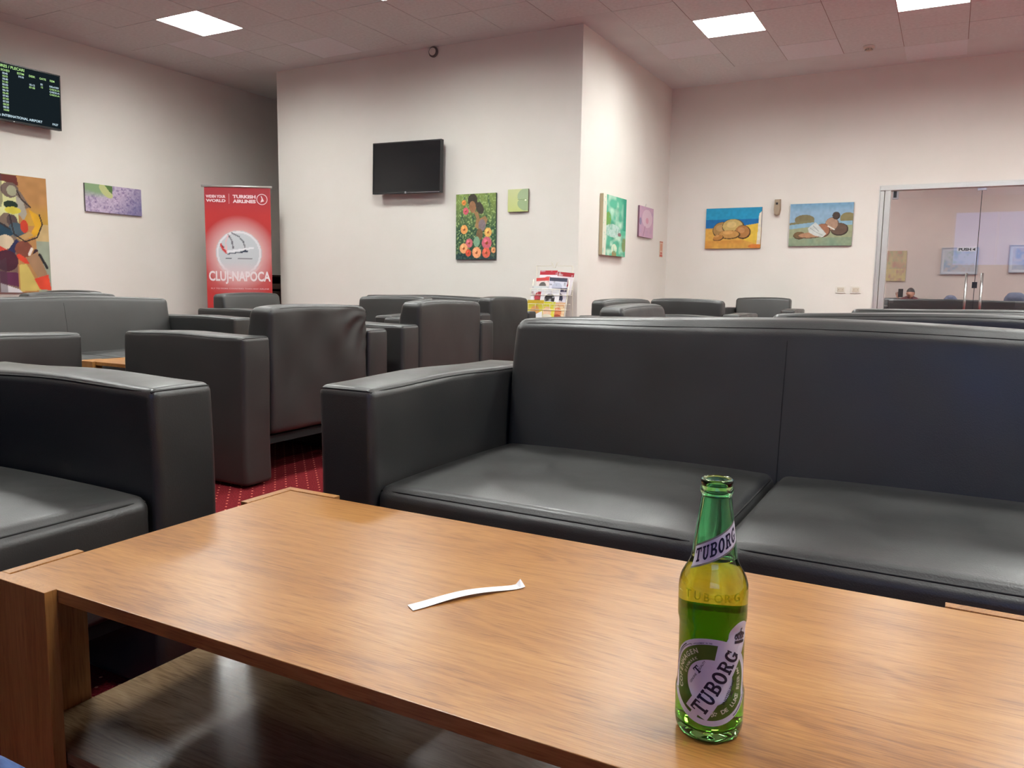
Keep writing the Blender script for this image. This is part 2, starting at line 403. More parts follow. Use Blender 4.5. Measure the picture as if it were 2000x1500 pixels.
def hang(name, label, cat, w, h, loc, rz, t=.022, edge=None, gap=.004, group=None):
    """canvas on a wall: local x right, z up, -y into the room; loc = lower-left corner on the wall"""
    r = empty(name, loc, rz, label, cat, group)
    Box('stretcher', (0, -t-gap, 0), (w, -gap, h), edge or M['cream'], r, bevel=.001)
    r['_t'] = t+gap+.0008; return r
def put(pic, root, part='canvas_print', material=None):
    t = root['_t']; del root['_t']; return pic.mesh(part, material or M['print'], root, lambda x, z: (x, -t, z))

# ------------------------------------------------------------------ sofas and armchairs
def stops(h, r, m_):
    c = [1, .62, .28, 0]; a = [-(h-r)-r*k for k in c]; b = [(h-r)+r*k for k in c[::-1]]
    mid = list(np.linspace(-(h-r), h-r, m_+1))[1:-1]; return a+mid+b
def soft_box(c, s_, r, div=(4, 4, 4), crown=0., bulge=0., post=None, keep_flat_bottom=True):
    h = [x/2 for x in s_]; S = [stops(h[i], r, div[i]) for i in range(3)]; C_ = Vector(c)
    def f(q):
        inn = Vector([max(-(h[i]-r), min(h[i]-r, q[i])) for i in range(3)]); d = Vector(q)-inn; p = inn+(d.normalized()*r if d.length > 1e-9 else d)
        ex = (1-(q[0]/h[0])**2); ey = (1-(q[1]/h[1])**2); ez = (1-(q[2]/h[2])**2)
        if q[2] > 0: p.z += crown*math.sqrt(max(0, ex))*math.sqrt(max(0, ey))*(q[2]/h[2])
        if q[1] < 0: p.y -= bulge*math.sqrt(max(0, ex))*math.sqrt(max(0, ez))*(-q[1]/h[1])
        p = p+C_
        return post(p) if post else p
    idx = {}; V = []; F = []
    def vid(q):
        k = tuple(round(x, 5) for x in q)
        if k not in idx: idx[k] = len(V); V.append(tuple(f(q)))
        return idx[k]
    for ax in range(3):
        a, b = [(1, 2), (2, 0), (0, 1)][ax]
        for sg in (-1, 1):
            for i in range(len(S[a])-1):
                for j in range(len(S[b])-1):
                    qs = []
                    for (ii, jj) in ((i, j), (i+1, j), (i+1, j+1), (i, j+1)):
                        q = [0, 0, 0]; q[ax] = sg*h[ax]; q[a] = S[a][ii]; q[b] = S[b][jj]; qs.append(vid(q))
                    F.append(tuple(qs) if sg > 0 else tuple(qs[::-1]))
    return V, F, f, h
def ring_top(f, h, n=10, z=1.0):
    pts = []
    cs = [(-1, -1), (1, -1), (1, 1), (-1, 1)]
    for k in range(4):
        a, b = cs[k], cs[(k+1) % 4]
        for t in range(n):
            u = t/n; pts.append(f((h[0]*(a[0]+(b[0]-a[0])*u), h[1]*(a[1]+(b[1]-a[1])*u), h[2]*z)))
    return pts
DP, AW, AH, BH = .76, .155, .638, .765
def make_seat(n, name, cat, BH=BH, crn=.004, crease=0):
    cw = .66 if n == 1 else .74; iw = cw*n; r = empty(name, label='', cat=cat)
    hw = iw/2+AW
    for sx in (-1, 1):
        V, F, f, h = soft_box((sx*(iw/2+AW/2), -DP/2, AH/2+.008), (AW, DP, AH-.008), .020, (2, 8, 6), crown=.006,
                              post=lambda p: p+Vector((.004*math.sin(p.z*9+p.y*3), 0, .003*math.sin(p.y*11)*(p.z > .5))))
        a = MB().add(V, F).obj('armrest', M['leather'], r, True)
        MB().tube(ring_top(f, h, 12), .0021, 6, closed=True).obj('seam', M['thread'], a, True)
        fe = MB()
        for y in (-.06, -DP+.06): fe.lathe([(.02, 0), (.02, .014)], 12, (sx*(iw/2+AW/2), y, 0))
        fe.obj('foot', M['black'], r)
    def lean(p):
        t = min(1, max(0, (p.z-.21)/(BH-.21))); k = (-p.y-.0)/.16; q = p.copy()
        if k > 0: q.y = p.y*(1.28-.42*t) + .012*math.sin(t*PI)*min(1, k)*-1
        q.z += .004*math.sin(p.x*6.1+1)*(t > .7) - .010*abs(p.x/(iw/2))**6*(t > .85)
        q.y += .003*math.sin(p.x*23)*math.sin(p.z*17)
        if crease and p.y > -.06:      # pulled folds fanning out of the far upper corner
            dx, dz = p.x+iw/2, BH-.02-p.z; a = math.atan2(dz, dx+.01); rr_ = math.hypot(dx, dz)
            q.y += -.009*(.5+.5*math.sin(a*11+1.2*math.sin(rr_*14)))*math.exp(-((rr_-.12)/.11)**2)
            q.y += -.005*(.5+.5*math.sin((p.z*1.2+dx)*70))*math.exp(-(dx/.10)**2-((dz-.12)/.10)**2)
        return q
    V, F, f, h = soft_box((0, -.075, (BH+.21)/2), (iw-.004, .15, BH-.21), .028, (40, 3, 36) if crease else (8*n, 3, 8), crown=crn, post=lean)
    bk = MB().add(V, F).obj('backrest', M['leather'], r, True)
    sm = MB(); ft = [f((h[0]*u, -h[1], h[2])) for u in np.linspace(-1, 1, 16*n)]; sm.tube(ft, .0015, 6)
    rt = [f((h[0]*u, h[1], h[2])) for u in np.linspace(-1, 1, 10*n)]; sm.tube(rt, .0015, 6)
    if n == 2: sm.tube([f((0, -h[1], h[2]*u)) for u in np.linspace(-1, .98, 16)], .0012, 6)
    sm.obj('seam', M['thread'], bk, True)
    for k in range(n):
        cx = -iw/2+cw*(k+.5)
        V, F, f, h = soft_box((cx, -.455, .315), (cw-.006, .60, .225), .026, (8, 8, 4), crown=.020, bulge=.010,
                              post=lambda p: p+Vector((0, 0, -.008*math.exp(-((p.x-cx)**2+(p.y+.45)**2)/.03)*(p.z > .4))))
        s_ = MB().add(V, F).obj('seat_cushion', M['leather'], r, True)
        MB().tube(ring_top(f, h, 12), .0024, 6, closed=True).obj('seam', M['thread'], s_, True)
    Box('seat_base', (-iw/2+.003, -.71, .165), (iw/2-.003, -.04, .20), M['under'], r)
    return r
chair0 = make_seat(1, 'armchair', 'armchair'); sofa0 = make_seat(2, 'sofa', 'sofa')
used = {1: False, 2: False}
def seat(n, x, y, deg, label, group=None):
    p = chair0 if n == 1 else sofa0
    o = copy_tree(p) if used[n] else p
    used[n] = True; o.location = (x, y, 0); o.rotation_euler = (0, 0, math.radians(deg)); o['label'] = label
    o['group'] = group or ('black leather armchairs of the lounge' if n == 1 else 'black leather sofas of the lounge')
    return o
fs = make_seat(2, 'sofa', 'sofa', .778, .016); fs.location = (-.33, 2.10, 0)
tag(fs, 'black leather two-seat sofa right behind the wooden table with the beer bottle', group='black leather sofas of the lounge')
seat(1, -2.13, .70, 90, 'black leather armchair at the left end of the front table, seat facing right').scale.z = 1.018
cs_ = make_seat(1, 'armchair', 'armchair', crease=1); cs_.location = (-2.53, 2.82, 0); cs_.rotation_euler = (0, 0, -PI/2)
tag(cs_, 'large black armchair seen from behind, creased back, standing on the red carpet', group='black leather armchairs of the lounge')
seat(1, -2.53, 3.915, -90, 'black armchair seen from behind, next to the creased one and left of the front sofa')
seat(1, -3.25, 5.93, -90, 'small black armchair just left of the magazine rack')
seat(1, -3.89, 5.25, 0, 'black armchair facing the camera, half hidden behind two chair backs')
seat(2, -4.93, 7.13, 0, 'black sofa farthest back, below the black television')
seat(1, -3.59, 1.265, 180, 'black armchair at the left edge showing only its arm, behind the nearest one')
seat(2, -4.80, 2.93, 90, 'black two-seat sofa at left below the abstract painting, seat facing right')
seat(1, -5.42, 3.49, -90, 'armchair whose back top just shows behind the left sofa, right of two')
seat(1, -6.69, 4.36, 0, 'armchair whose back top just shows behind the left sofa, left of two')
seat(1, -5.50, 5.085, 90, 'black armchair in front of the red roll-up banner')
seat(1, -2.40, 6.16, 75, 'black armchair standing in the corner below the pink flower picture')
seat(1, -2.07, 7.02, 180, 'black armchair seen from behind, between the room corner and the boulder painting')
seat(1, -2.03, 10.32, 0, 'black armchair against the back wall, below the two seaside paintings')
seat(1, -1.52, 4.0, 90, 'black armchair directly behind the front sofa, rounded top with bluish left end')
seat(2, .15, 3.10, 180, 'black sofa back to back with the front sofa, at the right edge').scale.z = 1.028
seat(2, .25, 5.03, 0, 'black sofa in front of the glass door, highest of the right-hand backs').scale.z = 1.012
for x, l in ((-2.45, 'dark sofa back beyond the wall, left of the glass door'), (.10, 'long dark sofa back seen through both leaves of the glass door'), (2.65, 'dark sofa back farthest right beyond the glass door')):
    o = seat(2, x, 15.0, 180, l, 'sofas seen through the glass door'); o.scale.x = 1.38
seat(2, -.9, 16.9, 0, 'sofa under the pictures beyond the glass, with the reflected figure on it')

# ------------------------------------------------------------------ tables
def make_table(label):
    L, W, H = 1.268, .548, .45; r = empty('coffee_table', label=label, cat='coffee table', group='wooden coffee tables')
    tp = Box('tabletop', (0, 0, H-.018), (L, W, H), M['wood'], r, bevel=.0008)
    for sx in (0, 1):
        for sy in (0, 1):
            b = MB(); x = 0 if sx == 0 else L; y = 0 if sy == 0 else W; dx = 1 if sx == 0 else -1; dy = 1 if sy == 0 else -1
            bx = sorted((x-dx*.018, x+dx*.112)); by = sorted((y-dy*.018, y-dy*.0006))
            l1 = Box('leg_panel', (bx[0], by[0], 0), (bx[1], by[1], H+.0015), M['wood_v'], r, bevel=.0008)
            cx = sorted((x-dx*.018, x-dx*.0006)); cy = sorted((y, y+dy*.112))
            Box('leg_panel', (cx[0], cy[0], 0), (cx[1], cy[1], H+.0015), M['wood_v'], r, bevel=.0008)
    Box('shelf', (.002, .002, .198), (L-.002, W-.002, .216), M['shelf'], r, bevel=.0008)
    sc_ = MB()
    for x, y in ((.38, .055), (.62, .11)): sc_.lathe([(.0028, 0), (.0028, .0006)], 10, (x, y, .216))
    sc_.obj('screw_cap', M['black'], r)
    return r
tb = make_table('wooden coffee table in the foreground with a green beer bottle on it'); tb.location = (-1.133, .612, 0)
t2 = copy_tree(tb); t2['label'] = 'wooden coffee table at left, glimpsed between two armchair arms'
t2.location = (-3.41, 2.57, 0); t2.rotation_euler = (0, 0, PI/2)

# paper strip on the table
r = MB(); n = 24; a = Vector((-.579, .8)); b = Vector((-.4895, .9395)); d = (b-a); nrm = Vector((-d.y, d.x)).normalized()
V = []; F = []
for i in range(n+1):
    t = i/n; c = a+d*t+nrm*(.006*math.sin(PI*t)); wd = .0095*(1-.25*t)
    z = .4508+.0035*math.sin(PI*t)**2 + (.002*(t > .93)*(t-.93)/.07)
    for s_, dz in ((-1, 0), (1, .0004)): V.append((c.x+nrm.x*wd*s_, c.y+nrm.y*wd*s_, z+dz+(.006 if (t > .97 and s_ > 0) else 0)))
for i in range(n): F.append((2*i, 2*i+2, 2*i+3, 2*i+1))
ps = r.add(V, F).obj('paper_strip', M['paper'])
sl = ps.modifiers.new('solid', 'SOLIDIFY'); sl.thickness = .0003; sl.offset = 1
tag(ps, 'narrow white paper strip lying on the foreground table', 'paper strip')
# ------------------------------------------------------------------ beer bottle
PR = [(0, .0262), (.0015, .0288), (.006, .0306), (.012, .0313), (.038, .0316), (.0425, .0314), (.047, .0302), (.056, .0298), (.103, .0298),
      (.107, .0303), (.111, .0313), (.137, .0315), (.1435, .0309), (.1495, .0292), (.155, .0264), (.160, .0234), (.166, .0212), (.174, .0200), (.1958, .0174),
      (.2235, .0136), (.2255, .0134), (.2268, .0143), (.229, .0150), (.232, .0148), (.2335, .0138), (.2350, .0137), (.2366, .0146), (.2388, .0145), (.2402, .0134)]
PZ = np.array([p[0] for p in PR]); PRR = np.array([p[1] for p in PR])
def rad(z): return float(np.interp(z, PZ, PRR))
M['glass'] = mat('green_bottle_glass', (.68, .935, .56), .015, Transmission_Weight=1.0, IOR=1.5)
def _gl():  # tint by height puts the yellow glow of lit beer into the glass
    m = M['glass']; N, Lk, B = nodes(m); tc = N.new('ShaderNodeTexCoord'); sp = N.new('ShaderNodeSeparateXYZ'); Lk.new(tc.outputs['Object'], sp.inputs[0])
    mr = N.new('ShaderNodeMapRange'); mr.inputs[2].default_value = .25; Lk.new(sp.outputs[2], mr.inputs[0])
    cr = N.new('ShaderNodeValToRGB'); e = cr.color_ramp.elements; e[0].position = 0; e[0].color = (.25, .92, .28, 1); e[1].position = 1; e[1].color = (.40, .92, .56, 1)
    for p_, c_ in ((.10, (.45, .90, .30, 1)), (.20, (.74, .90, .34, 1)), (.60, (.78, .90, .36, 1)), (.70, (.42, .92, .55, 1))): q_ = e.new(p_); q_.color = c_
    Lk.new(mr.outputs[0], cr.inputs[0]); Lk.new(cr.outputs[0], B.inputs['Base Color'])
_gl()
M['beer'] = mat('beer', (1.0, .88, .42), .0, Transmission_Weight=1.0, IOR=1.34)
M['lab_w'] = mat('label_white', lin(232, 230, 242), .4); M['lab_g'] = noise_mat('label_green', lin(40, 84, 22), lin(92, 124, 40), 22, rough=.4)
M['navy'] = mat('label_navy', lin(16, 20, 52), .4); M['lab_t'] = mat('label_cream_text', lin(214, 222, 196), .4); M['lab_b'] = mat('back_label', lin(20, 96, 18), .6)
def _bl():
    m = M['lab_b']; N, Lk, B = nodes(m); t = N.new('ShaderNodeBsdfTranslucent'); t.inputs[0].default_value = L4(64, 128, 30); mx = N.new('ShaderNodeMixShader'); mx.inputs[0].default_value = .55
    Lk.new(B.outputs[0], mx.inputs[1]); Lk.new(t.outputs[0], mx.inputs[2]); Lk.new(mx.outputs[0], N['Material Output'].inputs[0])
_bl()
M['foil'] = mat('label_silver_line', lin(150, 155, 150), .3, .7)
bt = empty('beer_bottle', (-.1725, .7155, .4503), math.radians(13.5), 'green glass beer bottle with white, green and navy label standing on the table', 'bottle')
bt.rotation_euler = (0, math.radians(-.5), math.radians(13.5))
zs = [p[1] for p in []]
prof = []
for a, b in zip(PR[:-1], PR[1:]):
    k = max(1, int((b[0]-a[0])/.004))
    for t in range(k): prof.append((a[1]+(b[1]-a[1])*t/k, a[0]+(b[0]-a[0])*t/k))
prof.append((PR[-1][1], PR[-1][0])); prof.append((.0118, .2406)); prof.append((.0104, .2395))
inn = [(rad(z)-t, z) for z, t in ((.225, .0028), (.2, .0026), (.18, .0026), (.166, .0028), (.16, .0032), (.15, .0034), (.137, .0030), (.09, .0028), (.05, .003), (.02, .003), (.010, .005))]
prof += inn + [(.018, .0065), (.006, .0088), (0.0001, .0095)]
prof = [(0.0001, .0035), (.012, .0028), (.022, .0006)] + prof
g = MB().lathe(prof, 72, caps=False); gl = g.obj('glass_body', M['glass'], bt, True)
bi = [(0.0001, .0098), (.006, .0091), (.0182, .0068)] + [(r_+.0004, z) for r_, z in inn[::-1] if z < .167]
bi += [(rad(.1665)-.0026, .1668), (rad(.1665)-.0036, .1660), (.001, .1660)]
MB().lathe(bi, 64).obj('beer', M['beer'], bt, True)
def surf(u, v, off=0):
    r_ = rad(v)+off; ph = u/.0300; return (r_*math.sin(ph), -r_*math.cos(ph), v)
class Lab:
    def __init__(s): s.m = MB()
    def pts(s, P, F, off, A=None):
        if A: P = [A(p) for p in P]
        s.m.add([surf(a, b, off) for a, b in P], F); return s
    def grid(s, x0, y0, x1, y1, off, A=None, n=5, m_=5, warp=None):
        P = [(x0+(x1-x0)*i/n, y0+(y1-y0)*j/m_) for j in range(m_+1) for i in range(n+1)]
        if warp: P = [warp(p) for p in P]
        F = [(j*(n+1)+i, j*(n+1)+i+1, (j+1)*(n+1)+i+1, (j+1)*(n+1)+i) for j in range(m_) for i in range(n)]; return s.pts(P, F, off, A)
    def ring(s, cx, cy, r0x, r0y, r1x, r1y, a0, a1, off, A=None, n=24, m_=2):
        def wp(p):
            a = math.radians(a0+(a1-a0)*p[0]); return (cx+(r0x+(r1x-r0x)*p[1])*math.cos(a), cy+(r0y+(r1y-r0y)*p[1])*math.sin(a))
        return s.grid(0, 0, 1, 1, off, A, n, m_, wp)
def aff(cx, cy, ang=0, sx=1, sy=1, ox=0, oy=0):
    c, n = math.cos(ang), math.sin(ang)
    return lambda p: (cx+c*(p[0]-ox)*sx-n*(p[1]-oy)*sy, cy+n*(p[0]-ox)*sx+c*(p[1]-oy)*sy)
def slab(L_, ch, off, A):
    R4 = lambda *q: L_.grid(*q, off, A, 4, 3); T = .25; s_ = .15
    if ch == 'T': R4(.0, 1-s_, 1, 1); R4(0, .66, .13, 1-s_); R4(.87, .66, 1, 1-s_); R4(.5-T/2, 0, .5+T/2, 1-s_); R4(.24, 0, .76, s_)
    if ch == 'U': R4(0, 1-s_, .5, 1); R4(.6, 1-s_, 1, 1); R4(.12, .32, .12+T, 1-s_); R4(.72, .32, .9, 1-s_); L_.ring(.51, .34, .14, .2, .39, .36, 180, 360, off, A, 16)
    if ch in 'BR':
        R4(0, 1-s_, .6, 1); R4(.12, 0, .12+T, 1-s_)
        L_.ring(.58, .74, .12, .14, .38, .26, -90, 90, off, A, 12); R4(.35, .48, .6, .48+.12)
    if ch == 'B': R4(0, 0, .6, s_); L_.ring(.58, .27, .13, .14, .42, .27, -90, 90, off, A, 12); R4(.35, .42, .6, .54)
    if ch == 'R':
        R4(0, 0, .48, s_); L_.grid(0, 0, 1, 1, off, A, 3, 5, lambda p: (.45+p[0]*.27+(1-p[1])*.22, .05+p[1]*.45)); R4(.62, 0, 1.02, s_)
    if ch == 'O': L_.ring(.5, .5, .21, .34, .5, .52, 0, 360, off, A, 30)
    if ch == 'G':
        L_.ring(.5, .5, .22, .34, .5, .52, 45, 330, off, A, 26); R4(.52, .34, 1.0, .48); R4(.72, .08, .94, .36); R4(.78, .66, .92, 1.0)
def word(L_, s, x0, y0, wch, hh, gap, off, A):
    x = x0
    for ch in s:
        slab(L_, ch, off, (lambda p, x=x: A((x+p[0]*wch, y0+p[1]*hh)))); x += wch+gap
CX, CY, RL = .0, .0585, .041; TH = math.radians(61)
Lw = Lab(); Lw.ring(CX, CY, .0001, .0001, RL, RL, 0, 360, .00018, None, 64, 8)
A = aff(.0055, CY-.001, TH); Lw.grid(-.036, -.0118, .050, .0118, .00022, A, 30, 8); cr_ = A((.0495, .0008)); Lw.ring(cr_[0], cr_[1], .0001, .0001, .0132, .0132, 0, 360, .00022, None, 32, 4)
lb = Lw.m.obj('front_label', M['lab_w'], bt, True); lb['label'] = 'white front label with green ring and navy lettering'
Lg = Lab(); Lg.ring(CX, CY, .0215, .0215, .0355, .0355, 80, 243, .00036, None, 60, 4); Lg.ring(CX, CY, .0215, .0215, .0355, .0355, -106, 44, .00036, None, 60, 4)
Lg.m.obj('green_ring', M['lab_g'], lb, True)
Lb = Lab(); Lb.grid(-.034, -.0108, .046, .0108, .00052, A, 30, 8); Lb.m.obj('diagonal_band', M['lab_w'], lb, True)
Ln = Lab(); word(Ln, 'TUBORG', -.0315, -.0072, .0097, .0144, .0014, .0007, A)
Ln.ring(CX, CY, .0385, .0385, .0393, .0393, 128, 182, .0004, None, 30, 1); Ln.ring(CX, CY, .0372, .0372, .0377, .0377, 120, 170, .0004, None, 30, 1); Ln.ring(CX, CY, .0384, .0384, .0392, .0392, -55, -8, .0004, None, 30, 1)
Ac = aff(cr_[0]+.0005, cr_[1]-.0012, math.radians(-6), .0088, .0088)      # crown
Ln.grid(-.75, -.72, .75, -.42, .0007, Ac, 8, 2)
for x in (-.6, -.2, .2, .6): Ln.ring(x*1.05, -.05, .10, .22, .24, .40, -20, 200, .0007, Ac, 12, 1)
for x in (-.62, -.3, 0, .3, .62): Ln.ring(x, -.2, .001, .001, .11, .13, 0, 360, .0007, Ac, 10, 1)
Ln.ring(0, .5, .001, .001, .13, .13, 0, 360, .0007, Ac, 10, 1); Ln.grid(-.05, .55, .05, .95, .0007, Ac, 1, 2); Ln.grid(-.16, .72, .16, .82, .0007, Ac, 2, 1)
Ln.ring(0, -.1, .60, .42, .78, .60, 15, 165, .0007, Ac, 20, 1)
def arc_text(L_, s, r_, a0, a1, size, off, inward=False, bold=.02):
    for i, ch in enumerate(s):
        a = math.radians(a0+(a1-a0)*(i+.5)/len(s))
        if ch == ' ': continue
        v, f = text2d(ch, bold); wv = (v[:, 0].max()+v[:, 0].min())/2
        P = [((p[0]-wv)*size, (p[1]-.35)*size) for p in v]; rr = a+PI/2 if inward else a-PI/2
        L_.pts(P, f, off, aff(CX+r_*math.cos(a), CY+r_*math.sin(a), rr))
def line_text(L_, s, x, y, size, off, A_, bold=.01):
    v, f = text2d(s, bold); wv = v[:, 0].max()/2; L_.pts([(x+(p[0]-wv)*size, y+p[1]*size) for p in v], f, off, A_)
B_ = aff(CX, CY, TH)
line_text(Ln, 'GENUINE', -.0065, .0128, .0027, .0006, B_); line_text(Ln, 'QUALITY', .0095, .0128, .0027, .0006, B_)
slab(Ln, 'T', .0006, (lambda p: aff(CX, CY, TH-.15)((-.002+p[0]*.006, .0118+p[1]*.0068))))
line_text(Ln, 'ENJOYED SINCE', .0005, -.0208, .0033, .0007, B_, .02); line_text(Ln, '1880', .0005, -.0245, .0033, .0007, B_, .02)
arc_text(Ln, 'BY APPOINTMENT TO THE', .0368, 121, 88, .0016, .0004)
Ln.m.obj('navy_print', M['navy'], lb, True)
Lt = Lab(); arc_text(Lt, 'COPENHAGEN', .0306, 205, 112, .0062, .00052, bold=.03); arc_text(Lt, 'DENMARK', .0243, 172, 118, .0036, .00052)
arc_text(Lt, 'DE LUXE BEER', .0290, -68, 8, .0056, .00052, True, .03)
for q in range(9): Lt.ring(CX+.029*math.cos(math.radians(-82))+.0016*math.cos(q*2.4)*math.sqrt(q/3), CY+.029*math.sin(math.radians(-82))+.0016*math.sin(q*2.4)*math.sqrt(q/3), .0001, .0001, .0007, .0007, 0, 360, .00052, None, 8, 1)
for q in range(5): Lt.ring(CX+.029*math.cos(math.radians(13+q*2.6)), CY+.029*math.sin(math.radians(13+q*2.6)), .0001, .0001, .0008 if q % 2 else .0018, .0008, 0, 360, .00052, None, 8, 1)
Lt.m.obj('cream_print', M['lab_t'], lb, True, kind='stuff')
# neck label
Nk = Lab(); An = lambda p: (p[0]*1.0, .1795+p[0]*.36+p[1]); UN = (-.030, .040)
Nk.grid(UN[0], -.0092, UN[1], .0092, .0002, An, 40, 6); nk = Nk.m.obj('neck_label', M['lab_w'], bt, True)
Nf = Lab(); Nf.grid(UN[0], .0092, UN[1], .0110, .00022, An, 40, 1); Nf.grid(UN[0], -.0110, UN[1], -.0092, .00022, An, 40, 1); Nf.m.obj('silver_line', M['foil'], nk, True)
Nt = Lab(); word(Nt, 'TUBORG', -.0268, -.0062, .0090, .0128, .0016, .0004, An); Nt.m.obj('navy_print', M['navy'], nk, True)
Bk = Lab(); Bk.grid(.094-.033, .030, .094+.033, .116, .0002, None, 40, 10); Bk.m.obj('back_label', M['lab_b'], bt, True)
# embossed lettering on the shoulder
Em = Lab()
for q, ch in enumerate('TUBORG'):
    v, f = text2d(ch, .0); Em.pts([(-.0255+q*.0088+p[0]*.0095, .1345+p[1]*.0105) for p in v], f, .00045)
em = Em.m.obj('embossed_lettering', M['glass'], bt, False); s_ = em.modifiers.new('s', 'SOLIDIFY'); s_.thickness = .0005; s_.offset = -1

# ------------------------------------------------------------------ televisions
def televis(label, w_, h_, loc, rz, tilt, gap):
    r = empty('television', loc, rz, label, 'television'); r.rotation_euler = (tilt, 0, rz)
    Box('housing', (0, .012, 0), (w_, .05, h_), M['black'], r, bevel=.004)
    Box('back_cover', (w_*.2, .05, h_*.2), (w_*.8, .075, h_*.8), M['black'], r, bevel=.01)
    b = MB(); e = .012
    b.box((0, 0, 0), (w_, .012, e*1.5)); b.box((0, 0, h_-e), (w_, .012, h_)); b.box((0, 0, e*1.5), (e, .012, h_-e)); b.box((w_-e, 0, e*1.5), (w_, .012, h_-e))
    b.obj('bezel', M['black'], r, bevel=.001)
    Box('screen', (e, .005, e*1.5), (w_-e, .012, h_-e), M['screen'], r)
    Box('wall_bracket', (w_*.4, .075, h_*.35), (w_*.6, gap, h_*.65), M['black'], r)
    return r
tv = televis('switched-off black television high on the pale wall block', .945, .575, (-5.968, 7.515, 1.912), 0, 0, .124)
tv.rotation_euler = (0, math.radians(1.0), 0)
lg = MB(); lg.lathe([(.012, 0), (.012, .002)], 20); l_ = lg.obj('badge', M['frame_g'], tv); l_.rotation_euler = (PI/2, 0, 0); l_.location = (.47, .0, .010)
Box('sensor_strip', (.49, -.002, .008), (.93, 0, .0105), M['frame_g'], tv)
dt = televis('departures screen with rows of flight times on the left wall', .975, .575, (-8.545, 4.475, 2.47), PI/2, math.radians(2), .14)
TW, THh = .975, .575
em_g = emit('screen_text_green', (.55, .9, .35), 1.0); em_w = emit('screen_text_white', (.7, .9, 1.0), 1.0); em_s = emit('screen_glow', (.010, .016, .02), 1.0)
def scr(nm, mt, items):
    mb = MB()
    for s, x, z, sz in items: flat(mb, text_left(s, sz, x, z, 1.0, .02), 0, (0, .0035, 0))
    mb.obj(nm, mt, dt, kind='stuff')
Box('lit_panel', (.014, .004, .02), (TW-.014, .005, THh-.014), em_s, dt)
times = ['18:45', '18:55', '18:40', '21:30', '05:55', '06:00', '06:10', '06:40', '07:05', '07:40', '07:50', '08:20', '08:25', '10:00']
dest = ['BUCURESTI', 'MUNICH', 'VIENNA', 'ISTANBUL', 'LONDON', 'WARSAW', 'DORTMUND', 'BARCELONA', 'BERGAMO', 'ROMA', 'EINDHOVEN', 'PARIS', 'TEL AVIV', 'MALMO']
hd = [('DEPARTURES / PLECARI', .20, .525, .038), ('SCHED', .36, .488, .028), ('ESTIM', .52, .488, .028), ('DESK', .64, .488, .028), ('GATE', .75, .488, .028), ('REM', .86, .488, .028), ('FLIGHT', .04, .488, .028), ('DESTINATION', .15, .488, .026)]
wr, gr = [], []
for i, t in enumerate(times):
    z = .458-i*.0275; tgt = wr if i % 2 == 0 else gr
    tgt += [(t, .37, z, .026), (dest[i], .15, z, .024), ('RO %d' % (600+i*37), .04, z, .024)]
wr += [('19:10', .53, .458, .026), ('10-12', .64, .403, .026), ('B1', .76, .431, .026), ('DELAYED', .855, .431, .024), ('CHECK-IN', .855, .376, .024)]
gr += [('07-08', .64, .376, .026), ('12', .76, .403, .026), ('CHECK-IN', .855, .403, .024), ('CHECK-IN', .855, .349, .024)]
wr += [('CLUJ NAPOCA INTERNATIONAL AIRPORT', .12, .045, .034), ('19:27', .87, .045, .030)]
scr('green_text', em_g, hd+gr); scr('white_text', em_w, wr)
MB().lathe([(.006, 0), (.006, .002)], 10).obj('power_light', emit('power_light', (1, 1, 1), 2), dt).location = (.47, -.001, .006)

# ------------------------------------------------------------------ paintings
W90 = PI/2
r = hang('painting', 'large colourful abstract painting at the left edge, above the sofa', 'painting', .92, 1.22, (XL, 4.39, .735), W90, .03)
P = Pic(.92, 1.22, 170); n1 = P.noise(6, 8, 1); n2 = P.noise(14, 18, 2)
P.fill(P.u > -1, (176, 128, 78)); P.fill((P.v < .78)*(.78-P.v)*2.6*(P.v > .58)*(P.u > .7), (208, 172, 20)); P.fill((P.v < .60) & (P.u > .85), (196, 168, 118)); P.fill((P.v < .45) & (P.u > .85), (150, 158, 140))
P.fill((P.u < .66) & (P.v > .5), (206, 206, 150)); P.fill((P.u < .62) & (P.v < .5), (120, 96, 84))
P.fill(P.poly([(.42, 1), (.66, 1), (.68, .91), (.5, .94), (.42, .93)]), (96, 40, 34)); P.fill(P.ell(.58, .87, .10, .065), (108, 90, 82)); P.fill(P.ell(.60, .865, .055, .045), (160, 158, 132))
P.fill(P.poly([(.66, .88), (.70, .86), (.80, .74), (.74, .72), (.66, .82)]), (116, 98, 86)); P.fill(P.poly([(.64, .83), (.72, .79), (.76, .68), (.72, .62), (.66, .67)]), (164, 158, 146))
P.fill(P.ell(.58, .745, .08, .035), (20, 40, 28)); P.fill(P.ell(.6, .70, .09, .03), (206, 192, 70)); P.fill(P.ell(.57, .52, .12, .16, .3), (120, 102, 88)); P.fill(P.ell(.585, .615, .06, .05), (82, 66, 66))
P.fill(P.ell(.64, .535, .10, .06, -.4), (64, 84, 96)); P.fill(P.ell(.72, .57, .045, .055), (196, 62, 40)); P.fill(P.poly([(.78, .72), (.92, .66), (.93, .60), (.86, .50), (.76, .47), (.84, .58)]), (212, 160, 36))
P.fill(P.poly([(.62, .47), (.68, .44), (.82, .50), (.78, .53), (.70, .50)]), (186, 150, 96)); P.fill(P.poly([(.40, .58), (.50, .58), (.60, .50), (.50, .46), (.40, .50)]), (26, 58, 76)); P.fill(P.ell(.50, .43, .09, .06), (208, 190, 160))
